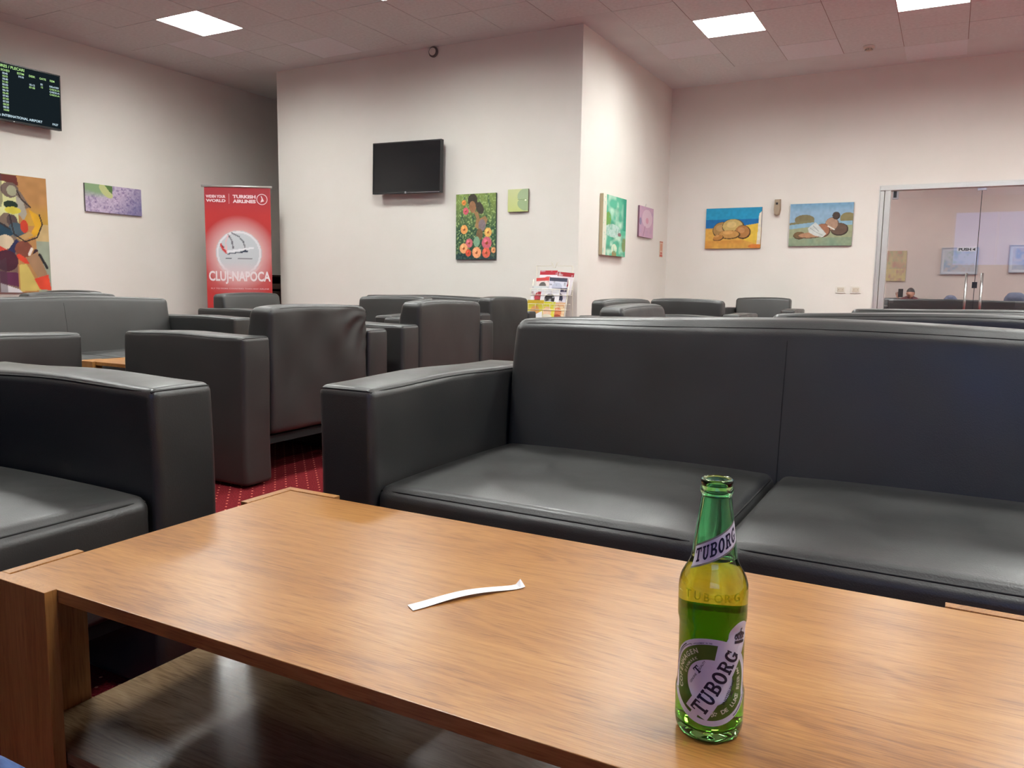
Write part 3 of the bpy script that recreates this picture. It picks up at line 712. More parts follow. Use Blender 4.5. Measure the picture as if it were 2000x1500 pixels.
P.fill(P.poly([(.5, .34), (.62, .46), (.68, .42), (.56, .3)]), (38, 44, 80)); P.fill(P.ell(.70, .375, .10, .07), (122, 66, 52)); P.fill(P.line([(.64, .31), (.72, .27), (.8, .28)], .022), (208, 66, 44)); P.fill(P.line([(.76, .33), (.79, .38)], .012), (230, 220, 210)); P.fill(P.line([(.8, .3), (.84, .36)], .02), (44, 20, 34))
P.fill(P.poly([(.42, .40), (.52, .36), (.48, .30), (.42, .32)]), (204, 70, 54)); P.fill(P.ell(.5, .27, .13, .09), (70, 30, 46)); P.fill(P.poly([(.72, .30), (.86, .36), (.99, .10), (.84, .14)]), (160, 124, 94)); P.fill(P.poly([(.64, .24), (.72, .25), (.88, .02), (.64, .01)]), (200, 178, 100))
P.fill(P.poly([(.80, .12), (.97, .16), (1, .02), (.86, .03)]), (214, 72, 48)); P.fill(P.poly([(.42, .18), (.62, .17), (.62, .05), (.42, .08)]), (92, 40, 72)); P.fill(P.poly([(.42, .08), (.62, .03), (.66, 0), (.42, 0)]), (206, 202, 206)); P.fill(P.line([(.88, .33), (.96, .22)], .012), (30, 30, 34))
for a in ([(.66, .87), (.70, .80), (.80, .74)], [(.56, .66), (.60, .5), (.72, .44), (.86, .48), (.93, .60), (.9, .68)], [(.42, .60), (.56, .54)]): P.fill(P.line(a, .006), (44, 34, 34))
P.fill((P.u < .5)*(n1 > .55), (70, 50, 60), .6); P.C *= (.88+.24*n2)[..., None]; put(P, r, material=M['print'])

r = hang('lavender_picture', 'wide canvas of lilac blossom with a green leaf on the left wall', 'picture', .72, .315, (XL, 5.76, 1.655), W90, .02, mat('canvas_side_grey', lin(84, 78, 84), .6))
P = Pic(.72, .315, 150); n1 = P.noise(34, 16, 3); n2 = P.noise(60, 28, 4); n3 = P.noise(5, 3, 5)
P.fill(P.u > -1, (184, 168, 192)); P.fill(n1*1.6-.7, (112, 92, 140)); P.fill(n2*1.8-1.0, (216, 200, 220)); P.fill(np.clip((P.u+(1-P.v)*.4-.75)*2.2, 0, 1)*.7, (92, 92, 140)); P.fill((P.u < .45)*np.clip((P.v-.55-.1*(n3-.5))*5, 0, 1), (134, 162, 122))
P.fill(P.ell(.36, .78, .14, .16, -.7), (188, 194, 134)); P.fill(P.poly([(.34, 1), (.48, 1), (.47, .7), (.42, .78)]), (82, 112, 62)); put(P, r)

r = hang('flower_painting', 'tall painting of a dark-haired woman among orange and pink flowers', 'painting', .51, .71, (-4.88, YA, 1.165), 0, .022, mat('canvas_side_green', lin(40, 66, 62), .6))
P = Pic(.51, .71, 150); n1 = P.noise(18, 10, 6); n2 = P.noise(40, 50, 7)
P.fill(P.u > -1, (60, 92, 66)); P.fill(np.clip((P.v-.45)*2.2, 0, 1), (128, 150, 82)); P.fill(n1*1.7-.8, (36, 76, 70)); P.fill((n2-.62)*4, (150, 172, 110)); P.fill(np.clip((.18-P.v)*8, 0, 1)*.8, (34, 56, 66))
P.fill(P.ell(.42, .90, .12, .10), (62, 58, 48)); P.fill(P.ell(.60, .78, .09, .10, .5), (66, 62, 54)); P.fill(P.ell(.42, .80, .085, .09, .15), (150, 108, 78)); P.fill(P.poly([(.44, .74), (.56, .72), (.60, .62), (.74, .66), (.80, .60), (.72, .46), (.60, .44), (.48, .5), (.52, .62)]), (158, 122, 84)); P.fill(P.ell(.66, .52, .09, .09), (132, 118, 124)); P.fill(P.ell(.60, .38, .08, .09), (120, 96, 66)); P.fill(P.ell(.53, .27, .08, .08), (128, 168, 138))
for cx, cy, q, c in ((.2, .87, .055, (222, 140, 70)), (.25, .74, .07, (206, 92, 110)), (.21, .46, .09, (236, 164, 96)), (.81, .41, .09, (232, 180, 100)), (.34, .25, .09, (206, 110, 120)), (.78, .25, .12, (204, 104, 120)), (.2, .17, .10, (240, 172, 118)), (.53, .105, .11, (240, 164, 118)), (.32, .1, .07, (212, 84, 60)), (.77, .10, .10, (222, 106, 84)), (.95, .14, .06, (224, 160, 110))):
    P.fill(P.ell(cx, cy, q, q*.78), c); P.fill(P.ell(cx, cy, q*.28, q*.22), (150, 80, 40)); P.fill(P.ell(cx-q*.3, cy+q*.3, q*.35, q*.25), tuple(min(255, int(x*1.1)+8) for x in c))
P.C *= (.85+.3*n2)[..., None]; put(P, r)

r = hang('leaf_picture', 'small square canvas with pale green leaves, right of the flower painting', 'picture', .245, .235, (-4.225, YA, 1.665), 0, .022, mat('canvas_side_olive', lin(112, 108, 88), .6))
P = Pic(.245, .235, 80); P.fill(P.u > -1, (206, 212, 160)); P.fill(1-P.v, (190, 204, 120), .7); P.fill(P.ell(.85, .72, .38, .30, .3), (168, 188, 150)); P.fill(P.ell(.85, .3, .38, .26, -.3), (160, 182, 140)); P.fill(P.line([(.5, .55), (.95, .5)], .012), (140, 160, 120)); P.fill(P.ell(.88, .5, .05, .03), (240, 244, 224)); put(P, r)

r = hang('green_abstract_painting', 'tall turquoise and white abstract canvas near the block corner', 'painting', .70, .655, (XB, 8.175, 1.232), W90, .04, mat('canvas_side_beige', lin(196, 184, 150), .6))
P = Pic(.70, .655, 130); n1 = P.noise(8, 9, 11); n2 = P.noise(20, 26, 12); n3 = P.noise(5, 12, 13)
P.fill(P.u > -1, (90, 180, 148)); P.fill(n1*2.4-1.1, (190, 222, 200)); P.fill(n3*2-1, (60, 150, 120)); P.fill(np.clip((P.u-.78)*8, 0, 1)*(P.v > .45), (40, 146, 120)); P.fill(P.ell(.22, .6, .12, .12), (110, 160, 80)); P.fill(P.ell(.42, .42, .34, .11)*(.3+n2), (196, 216, 210)); P.fill(P.ell(.5, .12, .12, .08), (214, 226, 200)); P.fill((P.u < .14), (222, 222, 204)); P.fill(P.ell(.5, .02, .1, .07), (150, 132, 84)); P.fill(P.ell(.72, .37, .08, .03), (140, 100, 100)); P.fill(P.ell(.93, .2, .1, .12), (120, 140, 90)); P.fill(n2*2-1.4, (70, 190, 150)); put(P, r)

r = hang('pink_flower_picture', 'small canvas with a pale pink round flower near the room corner', 'picture', .52, .37, (XB, 9.38, 1.505), W90, .02, mat('canvas_side_plum', lin(120, 86, 104), .6))
P = Pic(.52, .37, 90); n1 = P.noise(10, 8, 14); P.fill(P.u > -1, (198, 160, 182)); P.fill(n1-.4, (176, 150, 180)); P.fill(P.ell(.55, .62, .36, .3), (212, 186, 198)); P.fill(P.ell(.55, .55, .1, .1), (206, 150, 168)); P.fill(P.line([(.42, .36), (.3, .05)], .012), (112, 70, 90)); P.fill(P.ell(.08, .5, .08, .12), (140, 130, 160)); put(P, r)
MB().tube([(.26, 0, .37), (.27, -.01, .41)], .003, 6).obj('hook', M['steel'], r)

r = hang('safety_sign', 'small faded red notice on the wall near the room corner', 'sign', .13, .205, (XB, 10.25, 1.29), W90, .004, gap=.0005)
P = Pic(.13, .205, 60); P.fill(P.u > -1, (222, 186, 168)); P.fill((P.v > .9), (200, 130, 112)); P.fill(P.ell(.5, .25, .3, .07), (196, 104, 88)); P.fill((P.v < .16) & (P.v > .03) & (abs(P.u-.5) < .4), (196, 92, 78)); P.fill((P.v > .4) & (P.v < .85) & (abs(P.u-.5) < .3), (208, 150, 124)); put(P, r)

r = hang('beach_painting', 'canvas of tan boulders on a yellow beach under a deep blue sky', 'painting', .71, .515, (-2.873, YC, 1.405), 0, .022, mat('canvas_side_brown', lin(120, 92, 62), .6))
P = Pic(.71, .515, 150); n1 = P.noise(7, 5, 18); n2 = P.noise(26, 18, 19); P.fill(P.u > -1, (206, 158, 74)); P.fill(P.v > .50, (20, 100, 160)); P.fill(P.v > .72, (34, 142, 184)); P.fill(P.poly([(.66, .55), (1, .62), (1, .08), (.7, .2)]), (218, 184, 70)); P.fill(P.poly([(.93, .1), (.955, .84), (1, .9), (1, .1)]), (222, 218, 200))
for q in ((.30, .46, .17, .20, .2, (164, 126, 76)), (.50, .54, .20, .19, 0, (192, 166, 104)), (.68, .40, .14, .17, -.2, (168, 116, 66)), (.44, .34, .20, .11, 0, (188, 140, 78)), (.24, .26, .10, .07, .2, (174, 120, 62))): P.fill(P.ell(*q[:5]), tuple(int(x*.45) for x in q[5])); P.fill(P.ell(q[0]-.008, q[1]+.012, q[2]*.9, q[3]*.88, q[4]), q[5]); P.fill(P.ell(q[0]-.03, q[1]+.05, q[2]*.45, q[3]*.4, q[4]), tuple(min(255, x+26) for x in q[5]), .7)
P.fill((P.v < .2)*n1*.8, (196, 130, 60)); P.fill(P.ell(.9, .05, .12, .05), (202, 118, 54)); P.C *= (.9+.2*n2)[..., None]; put(P, r)

r = hang('shore_painting', 'canvas of a pale lakeshore with white drapery on dark rocks, nearer the glass door', 'painting', .73, .515, (-1.82, YC, 1.425), 0, .022, mat('canvas_side_slate', lin(84, 88, 80), .6))
P = Pic(.73, .515, 150); n1 = P.noise(9, 6, 21); n2 = P.noise(28, 18, 22); P.fill(P.u > -1, (150, 156, 124)); P.fill(P.v > .55, (140, 172, 196)); P.fill(np.clip((P.v-.8)*5, 0, 1), (112, 156, 186)); P.fill(P.ell(.24, .62, .16, .12), (116, 108, 78)); P.fill(P.ell(.92, .64, .12, .13), (128, 120, 84)); P.fill(P.poly([(0, .55), (.4, .62), (.4, .54), (0, .48)]), (120, 116, 84)); P.fill(P.poly([(0, .50), (.4, .56), (1, .58), (1, .48), (.4, .46), (0, .40)]), (136, 172, 192)); P.fill((P.v < .2)*(.25+n1*.6), (106, 140, 124))
for q in ((.80, .38, .14, .15, 0, (96, 76, 64)), (.68, .50, .11, .16, .2, (168, 136, 114)), (.17, .25, .10, .09, 0, (112, 90, 60)), (.36, .25, .22, .07, .05, (172, 130, 100)), (.54, .36, .12, .16, -.3, (158, 108, 82)), (.74, .70, .06, .09, .3, (70, 58, 52))): P.fill(P.ell(*q[:5]), tuple(int(x*.6) for x in q[5])); P.fill(P.ell(q[0]-.006, q[1]+.012, q[2]*.9, q[3]*.88, q[4]), q[5])
P.fill(P.poly([(.30, .42), (.42, .56), (.50, .44), (.60, .28), (.54, .2), (.42, .24), (.32, .32)]), (200, 206, 202)); P.fill(P.line([(.34, .42), (.44, .32), (.54, .25)], .005), (140, 150, 150)); P.fill(P.line([(.38, .48), (.48, .34)], .005), (140, 150, 150)); P.fill(P.line([(.62, .46), (.72, .38)], .014), (216, 216, 208)); P.C *= (.9+.2*n2)[..., None]; put(P, r)

# wall bits
r = empty('air_freshener', (-1.98, YC, 1.80), 0, 'beige slim dispenser on the wall between the two seaside paintings', 'dispenser')
mb = MB(); V = [(-.038, 0, .21), (.038, 0, .21), (.045, 0, .08), (.034, 0, .02), (0, 0, 0), (-.034, 0, .02), (-.045, 0, .08)]; n = len(V)
mb.add([(x, -.0002, z) for x, _, z in V]+[(x*.8, -.05, z*.92+.01) for x, _, z in V], [tuple(range(n, 2*n))]+[tuple(range(n))[::-1]]+[(i, (i+1) % n, n+(i+1) % n, n+i) for i in range(n)])
mb.obj('body', mat('beige_plastic', lin(160, 142, 120), .5), r, bevel=.003); MB().box((-.012, -.056, .14), (.012, -.046, .165)).obj('sensor_window', M['black'], r)
for x, l in ((-1.24, 'white wall socket plate below the lakeshore painting, left of two'), (-1.07, 'white wall socket plate nearest the glass door, right of two')):
    r = empty('wall_socket', (x, YC, .85), 0, l, 'socket', 'sockets beside the glass door'); Box('plate', (0, -.010, 0), (.12, -.0002, .088), M['white'], r, bevel=.003)
    Box('insert', (.022, -.014, .018), (.098, -.010, .070), M['cream'], r, bevel=.002)
    MB().box((.036, -.0146, .04), (.041, -.014, .046)).box((.08, -.0146, .04), (.085, -.014, .046)).obj('pin_hole', M['black'], r)
r = empty('wall_sensor', (-5.20, YA-.0002, 3.435), 0, 'small round ring-shaped sensor high on the wall block near the ceiling', 'sensor')
b = MB().lathe([(.058, 0), (.058, .018), (.05, .026)], 28).obj('ring', mat('grey_plastic', lin(96, 88, 86), .5), r, True); b.rotation_euler = (PI/2, 0, 0)
b = MB().lathe([(.042, .02), (.040, .034), (.026, .046), (.004, .050)], 24).obj('dome', M['white'], r, True); b.rotation_euler = (PI/2, 0, 0)
def ceil_detector(x, y, l):
    r = empty('smoke_detector', (x, y, CH), 0, l, 'smoke detector'); MB().lathe([(.055, -.001), (.058, -.014), (.05, -.024)][::-1], 28).obj('base', M['white'], r, True)
    MB().lathe([(.010, -.050), (.032, -.046), (.038, -.030), (.030, -.024)], 24).obj('chamber', M['cream'], r, True)
    v_ = MB()
    for k in range(8): a = k*PI/4; v_.box((-.004, .030, -.044), (.004, .0395, -.030), Matrix.Rotation(a, 4, 'Z'))
    v_.obj('vent', M['grid'], r)
ceil_detector(-.95, 9.66, 'white smoke detector on the ceiling above the glass door side')

# ------------------------------------------------------------------ roll-up banner
bn = empty('roll_up_banner', (-8.06, 6.90, 0), math.atan2(.43, .66), 'red roll-up banner with a white round emblem and city name by the left wall', 'banner')
BW, BHh = .79, 2.03
P = Pic(BW, BHh-.06, 190); x = P.u*BW; z = P.v*(BHh-.06)+.06
P.fill(P.u > -1, (182, 54, 54)); P.fill(np.clip((z-1.7)*4, 0, 1)*.6, (142, 52, 64)); cxp, czp = .395, 1.235; d = np.hypot(x-cxp, (z-czp))
P.fill(np.clip((.46-d)/.24, 0, 1)*.85, (232, 200, 200)); P.fill((d < .275) & (z > .98), (196, 200, 206)); P.fill((d < .268) & (z > .98), (226, 226, 230)); P.fill((d < .245) & (z > .98), (200, 206, 210)); P.fill(np.clip((1.12-z)*6, 0, 1)*(d < .3)*(z > .9), (222, 206, 210))
P.fill(np.clip((.46-np.hypot((x-cxp), (z-.93)*1.8))/.4, 0, 1)*.35, (236, 190, 190))
def bx(px, py): return ((px-105)/745, ((BHh-.06)-(py-90)/6/158*1.0)/(BHh-.06))
def bl(pts, wd, c): P.fill(P.line([bx(*p) for p in pts], wd), c)
bl([(400, 610), (480, 650), (530, 710), (555, 800)], .0035, (96, 100, 108)); bl([(360, 630), (400, 700), (415, 790)], .004, (110, 110, 118)); bl([(340, 830), (440, 815), (640, 780)], .006, (232, 234, 238)); bl([(350, 855), (450, 840), (560, 820)], .003, (70, 76, 90)); bl([(510, 832), (550, 815), (575, 825)], .005, (40, 50, 70)); bl([(275, 750), (300, 800), (335, 840)], .007, (206, 62, 62)); bl([(290, 765), (310, 780)], .004, (120, 40, 50)); bl([(330, 905), (390, 905)], .004, (70, 70, 80)); bl([(470, 908), (620, 908)], .004, (110, 110, 118)); bl([(340, 835), (330, 720), (360, 640)], .004, (230, 190, 194))
P.mesh('banner_print', M['vinyl'], bn, lambda a, b: (a, -.0, b+.06))
Box('backing_sheet', (.001, .0006, .06), (BW-.001, .0014, BHh), M['cream'], bn)
wt = MB(); flat(wt, text_fit('CLUJ-NAPOCA', .745, .160, .03, .40, .935), .0012); wt.obj('city_lettering', mat('print_white', lin(236, 224, 226), .5), bn)
wt = MB(); f2 = mat('print_white_small', lin(226, 200, 204), .5)
flat(wt, text_fit('WIDEN YOUR', .235, .036, .05, .135, 1.915), .0012); flat(wt, text_fit('WORLD', .235, .036, .05, .135, 1.865), .0012); flat(wt, text_fit('TURKISH', .275, .042, .05, .475, 1.918), .0012); flat(wt, text_fit('AIRLINES', .275, .042, .05, .475, 1.862), .0012)
wt.add([(.292, -.0012, 1.83), (.295, -.0012, 1.83), (.295, -.0012, 1.95), (.292, -.0012, 1.95)], [(0, 1, 2, 3)])
def ringv(mb, cx, cz, r0, r1, y, a0=0, a1=360, n=40):
    v = []; 
    for k in range(n+1):
        a = math.radians(a0+(a1-a0)*k/n); v += [(cx+r0*math.cos(a), y, cz+r0*math.sin(a)), (cx+r1*math.cos(a), y, cz+r1*math.sin(a))]
    mb.add(v, [(2*k, 2*k+1, 2*k+3, 2*k+2) for k in range(n)])
ringv(wt, .688, 1.89, .058, .066, -.0012)
wt.add([(.668, -.0012, 1.853), (.712, -.0012, 1.868), (.70, -.0012, 1.895), (.684, -.0012, 1.93), (.674, -.0012, 1.932), (.684, -.0012, 1.895)], [(0, 1, 2, 5), (5, 2, 3, 4)])
flat(wt, text_fit('FLY TO MORE COUNTRIES THAN ANY AIRLINE', .70, .016, 0, .40, .80), .0012)
wt.obj('airline_lettering', f2, bn)
MB().tube([(-.03, 0, BHh+.008), (BW+.02, 0, BHh+.008)], .014, 14).obj('top_rail', M['alu'], bn, True)
Box('base_cassette', (-.02, -.06, .008), (BW+.02, .06, .075), M['alu'], bn, bevel=.01); MB().tube([(BW/2, .03, .06), (BW/2, .012, BHh)], .008, 8).obj('support_pole', M['alu'], bn)
for x_ in (.05, BW-.05): Box('foot', (x_-.02, -.14, 0), (x_+.02, .12, .008), M['alu'], bn)

# dark rack in the passage
r = empty('slatted_rack', (-8.66, 8.25, 0), 0, 'dark brown slatted rack in the shadowed passage behind the banner', 'rack')
for k, x_ in enumerate((0, .95)): Box('post', (x_, 0, 0), (x_+.05, .45, .97), M['darkwood'], r, bevel=.003)
for k in range(8): Box('slat', (.05, .0, .06+k*.105), (.95, .02, .135+k*.105), M['darkwood'], r, bevel=.002)
Box('top_board', (.0, 0, .971), (.32, .45, .99), M['darkwood'], r, bevel=.003); Box('rear_panel', (.05, .42, .02), (.95, .44, .95), M['darkwood'], r)

# ------------------------------------------------------------------ magazine rack
rk = empty('magazine_rack', (-3.815, 7.30, 0), 0, 'white wire magazine rack standing by the corner of the wall block', 'magazine rack')
RW = .41; q = MB()
for x_ in (0, RW): q.tube([(x_, .26, 0), (x_, .24, .6), (x_, .22, 1.09)], .004, 6); q.tube([(x_, -.02, 0), (x_, .02, .45), (x_, .15, .95)], .004, 6)
q.tube([(0, .22, 1.09), (RW*.42, .22, 1.09), (RW*.44, .22, 1.115), (RW*.40, .22, 1.13)], .0032, 6); q.tube([(RW, .22, 1.09), (RW*.58, .22, 1.09), (RW*.56, .22, 1.115), (RW*.60, .22, 1.13)], .0032, 6); q.tube([(RW*.44, .22, 1.115), (RW*.48, .22, 1.07), (RW*.52, .22, 1.07), (RW*.56, .22, 1.115)], .0035, 6)
q.obj('wire_frame', M['wire'], rk, True)
tiers = [(.50, .0, 0), (.64, .05, 0), (.79, .10, 0), (.22, -.02, 0)]
for z_, y_, _ in tiers:
    q = MB(); 
    for zz in (.0, .06): q.tube([(0, y_+.13, z_+zz), (-.01, y_-.01, z_+zz), (RW+.01, y_-.01, z_+zz), (RW, y_+.13, z_+zz)], .0028, 6)
    for k in range(6): q.tube([(RW*k/5, y_-.01, z_+.06), (RW*k/5, y_-.01, z_), (RW*k/5, y_+.13, z_)], .0018, 5)
    q.obj('wire_tray', M['wire'], rk, True)
def mag(x_, y_, z_, w_, h_, cols, label, tiltz=0, cat='magazine'):
    o = empty('magazine', (rk.location.x+x_, rk.location.y+y_, z_), 0, label, cat, 'magazines in the wire rack'); o.rotation_euler = (math.radians(-14), tiltz, 0)
    Box('pages', (0, .001, 0), (w_, .007, h_), M['paper'], o); P = Pic(w_, h_, 46); n_ = P.noise(7, 9, int(x_*100+z_*77)); P.fill(P.u > -1, cols[0]); P.fill(P.v > .82, cols[1]); P.fill(P.ell(.5, .5, .28, .26), cols[2]); P.fill(P.ell(.5, .22, .38, .2), cols[3]); P.fill(n_*2-1.3, cols[3]); P.fill(P.line([(.1, .75), (.6, .75)], .01), cols[2])
    P.mesh('cover', M['cover'], o, lambda a, b: (a, 0, b))
mag(.05, .145, .80, .20, .25, [(226, 222, 226), (178, 40, 56), (206, 120, 120), (200, 196, 206)], 'red-headed magazine in the top tier of the rack, left')
mag(.22, .150, .80, .20, .24, [(222, 214, 218), (160, 34, 44), (178, 60, 66), (226, 222, 226)], 'red and white magazine in the top tier of the rack, right', .08)
mag(.04, .115, .78, .15, .19, [(222, 210, 206), (206, 70, 70), (90, 84, 80), (150, 100, 100)], 'small magazine with red spine lying before the top tier', -.06)
mag(.16, .120, .77, .21, .21, [(214, 214, 226), (64, 66, 84), (186, 188, 206), (50, 52, 66)], 'pale grey magazine with dark blocks in front of the top tier', .05)
mag(.0, .065, .65, .19, .24, [(224, 220, 222), (200, 204, 204), (178, 60, 70), (120, 50, 50)], 'white magazine with a red picture in the middle tier, left')
mag(.11, .058, .64, .21, .23, [(226, 224, 228), (222, 222, 224), (40, 36, 38), (190, 188, 196)], 'white magazine with black portrait in the middle tier', .03)
mag(.23, .070, .65, .17, .22, [(206, 200, 210), (54, 50, 74), (44, 42, 66), (196, 180, 180)], 'magazine with dark blue picture in the middle tier, right')
mag(-.02, .010, .51, .19, .235, [(198, 186, 60), (176, 150, 30), (196, 140, 80), (150, 140, 60)], 'yellow-headed magazine in the lowest visible tier, left')
mag(.13, .014, .51, .17, .22, [(214, 206, 70), (196, 190, 40), (220, 180, 150), (210, 206, 190)], 'bright yellow magazine in the lowest visible tier, middle')
mag(.25, .016, .51, .16, .215, [(226, 200, 160), (206, 160, 120), (214, 130, 90), (150, 70, 50)], 'orange-brown portrait magazine in the lowest tier, right')
lf = MB().add([(-.01, 0, .0), (.15, .002, .0), (.15, .004, .115), (.03, .002, .06)], [(0, 1, 2, 3)]).obj('leaflet', M['paper']); lf.location = (rk.location.x+.03, rk.location.y-.004, .515)
tag(lf, 'blank white folded leaflet in front of the yellow magazines', 'leaflet'); s_ = lf.modifiers.new('s', 'SOLIDIFY'); s_.thickness = .001

# ------------------------------------------------------------------ glass door
M['pane'] = mat('door_glass', (.96, .97, 1.0), 0.0, Transmission_Weight=1.0, IOR=1.45)
dr = st(empty('door_1', (0, YC, 0)))
f = MB()
f.box((DX0, .0, 0), (DX0+.045, .10, DZ)); f.box((DX0+.052, -.012, 0), (DX0+.115, .11, DZ-.05)); f.box((DX0, -.014, DZ-.05), (DX1, .10, DZ)); f.box((DX1-.10, .0, 0), (DX1, .10, DZ-.05))
f.box((1.165, 0, 0), (1.215, .10, DZ-.05))
f.obj('door_frame', M['alu'], dr, bevel=.004)
Box('reveal_trim', (DX0-.012, -.006, 0), (DX0, .002, DZ+.012), M['alu'], dr); Box('reveal_trim', (DX0-.012, -.006, DZ), (DX1+.012, .002, DZ+.012), M['alu'], dr)
for x0, x1 in ((-.688, .232), (.240, 1.16), (1.22, DX1-.10)):
    g = Box('glass_pane', (x0, .04, .012), (x1, .05, DZ-.058), M['pane'], dr)
Box('pane_edge', (.2325, .041, .012), (.2395, .049, DZ-.058), M['black'], dr)
Box('patch_hinge', (-.68, .028, DZ-.15), (-.615, .062, DZ-.055), M['steel'], dr, bevel=.003); Box('patch_hinge', (-.668, .022, DZ-.13), (-.635, .028, DZ-.058), M['black'], dr)
Box('patch_hinge', (.19, .028, DZ-.085), (.28, .062, DZ-.055), M['steel'], dr, bevel=.002); Box('lock', (.21, .028, .93), (.262, .062, 1.0), M['black'], dr, bevel=.002)
for x_ in (.150, .305):
    for y_ in (-.03, .12):
        h_ = MB().tube([(x_, y_, .45), (x_, y_, 1.10)], .0125, 12).tube([(x_, .045, .55), (x_, y_, .55)], .008, 8).tube([(x_, .045, 1.0), (x_, y_, 1.0)], .008, 8).obj('handle', M['steel'], dr, True)
Box('push_sticker', (.035, .0385, 1.347), (.225, .0395, 1.392), mat('pale_sticker', lin(190, 192, 200), .5), dr)
pt = MB(); flat(pt, text_fit('PUSH', .125, .032, .05, .112, 1.369), 0, (0, .038, 0)); pt.add([(.185, .038, 1.369), (.215, .038, 1.387), (.215, .038, 1.352)], [(0, 2, 1)]); pt.obj('push_lettering', M['black'], dr)

# ------------------------------------------------------------------ things beyond the glass
def framed(label, w_, h_, x_, z_, cols, seed, fr_=True):
    r = hang('framed_picture', label, 'picture', w_, h_, (x_, 17.0, z_), 0, .02, M['frame_g'] if fr_ else M['cream'], group='pictures beyond the glass door')
    P = Pic(w_, h_, 70); n_ = P.noise(6, 5, seed); n2 = P.noise(14, 11, seed+1); P.fill(P.u > -1, cols[0]); P.fill(n_*2.4-1, cols[1]); P.fill(n2*2-1, cols[2]); P.fill((P.v < .4)*(n2*1.5-.3), cols[3])
    P.C = P.C*.6+np.array(lin(196, 184, 176))*.4  # haze over the far pictures mixed into their print colours
    if fr_: e = (P.u < .07) | (P.u > .93) | (P.v < .08) | (P.v > .92); P.fill(e, (210, 212, 218))
    put(P, r)
    if fr_:
        b = MB(); b.box((-.015, -.035, -.015), (w_+.015, -.005, 0)).box((-.015, -.035, h_), (w_+.015, -.005, h_+.015)).box((-.015, -.035, 0), (0, -.005, h_)).box((w_, -.035, 0), (w_+.015, -.005, h_)); b.obj('frame', M['frame_g'], r)
framed('yellow and red abstract picture behind the glass, beside the door frame', .36, .57, -1.13, 1.09, [(190, 170, 104), (170, 96, 72), (140, 150, 90), (206, 180, 90)], 31, False)
framed('silver-framed pale blue picture behind the glass, under the door sticker', .57, .46, -.18, 1.235, [(196, 206, 220), (120, 160, 200), (150, 184, 176), (200, 190, 200)], 34)
framed('silver-framed blue picture at the right edge behind the glass', .57, .46, .90, 1.27, [(200, 204, 220), (110, 150, 206), (190, 180, 200), (160, 180, 210)], 37)
# rounded bundles lying on the far sofa backs
M['cloth'] = noise_mat('blue_grey_cloth', lin(60, 62, 80), lin(84, 86, 104), 6, rough=.9, bump=.5, bscale=20, dist=.01)
for x_, w_, h_, l in ((.01, .115, .03, 'grey-blue rounded bag on the far sofa, left of the door handles'), (.93, .16, .09, 'grey-blue rounded bag on the far sofa at the right edge')):
    r = empty('bag', (x_, 15.34, .45), 0, l, 'bag', 'bags on the far sofa')
    V, F, f_, h = soft_box((0, 0, (h_+.33)/2+.01), (w_*2, .20, h_+.33), .09, (6, 3, 6), crown=.02, post=lambda p: p+Vector((-.25*p.x*max(0, (p.z-.3))*3, 0, 0)))
    MB().add(V, F).obj('body', M['cloth'], r, True); MB().tube([(-.05, .09, h_+.28), (-.03, .13, h_+.22), (.03, .13, h_+.22), (.05, .09, h_+.28)], .008, 6).obj('strap', M['cloth'], r, True)

# ------------------------------------------------------------------ people
def skin_body(name, verts, edges, radii, material, parent, root=0, sub=2):
    me = bpy.data.meshes.new(name); me.from_pydata(verts, edges, []); o = bpy.data.objects.new(name, me); COL.objects.link(o); o.parent = parent
    me.materials.append(material); sm = o.modifiers.new('skin', 'SKIN'); sm.use_smooth_shade = True
    for i, rr in enumerate(radii):
        sv = me.skin_vertices[0].data[i]; sv.radius = rr if hasattr(rr, '__len__') else (rr, rr); sv.use_root = (i == root)
    sb = o.modifiers.new('sub', 'SUBSURF'); sb.levels = sub; sb.render_levels = sub; return o
M['skin'] = mat('skin', lin(196, 140, 118), .5); M['hair'] = mat('dark_hair', lin(40, 30, 30), .6)
M['shirt'] = noise_mat('dark_red_shirt', lin(88, 48, 52), lin(108, 62, 64), 9, rough=.85); M['jeans'] = noise_mat('blue_denim', lin(38, 58, 104), lin(62, 88, 136), 60, rough=.9, bump=.4, bscale=300, dist=.001)
pe = empty('person', (-.66, 16.50, .06), math.radians(-12), 'reflection of the dark-haired photographer with a phone, built as a figure sitting beyond the glass', 'person')  # solid figure standing in for the photographer's reflection in the door glass
S_ = -.20   # slouch
bv = [(0, 0, .52), (0, .04, .64), (0, .08, .64+.10), (0, .06, 1.0+S_), (0, .03, 1.04+S_+.02), (.0, 0, 1.08+S_)]
V = [(0, 0, .50), (0, .03, .62), (0, .06, .74), (0, .04, .80), (0, .01, .845), (.15, .04, .775), (.19, -.02, .62), (.12, -.16, .66), (-.15, .04, .775), (-.21, -.05, .66), (-.17, -.20, .79), (.09, -.02, .49), (.12, -.42, .50), (.12, -.44, .10), (-.09, -.02, .49), (-.12, -.42, .50), (-.12, -.44, .10), (.12, -.53, .05), (-.12, -.53, .05)]
E_ = [(0, 1), (1, 2), (2, 3), (3, 4), (3, 5), (5, 6), (6, 7), (3, 8), (8, 9), (9, 10), (0, 11), (11, 12), (12, 13), (0, 14), (14, 15), (15, 16), (13, 17), (16, 18)]
Rr = [(.13, .10), (.12, .09), (.13, .09), (.09, .07), .05, .055, .042, .032, .055, .042, .032, .085, .06, .042, .085, .06, .042, .035, .035]
skin_body('body', V, E_, Rr, M['shirt'], pe)
hd_ = MB(); Hn = 14
vv = []; ff = []
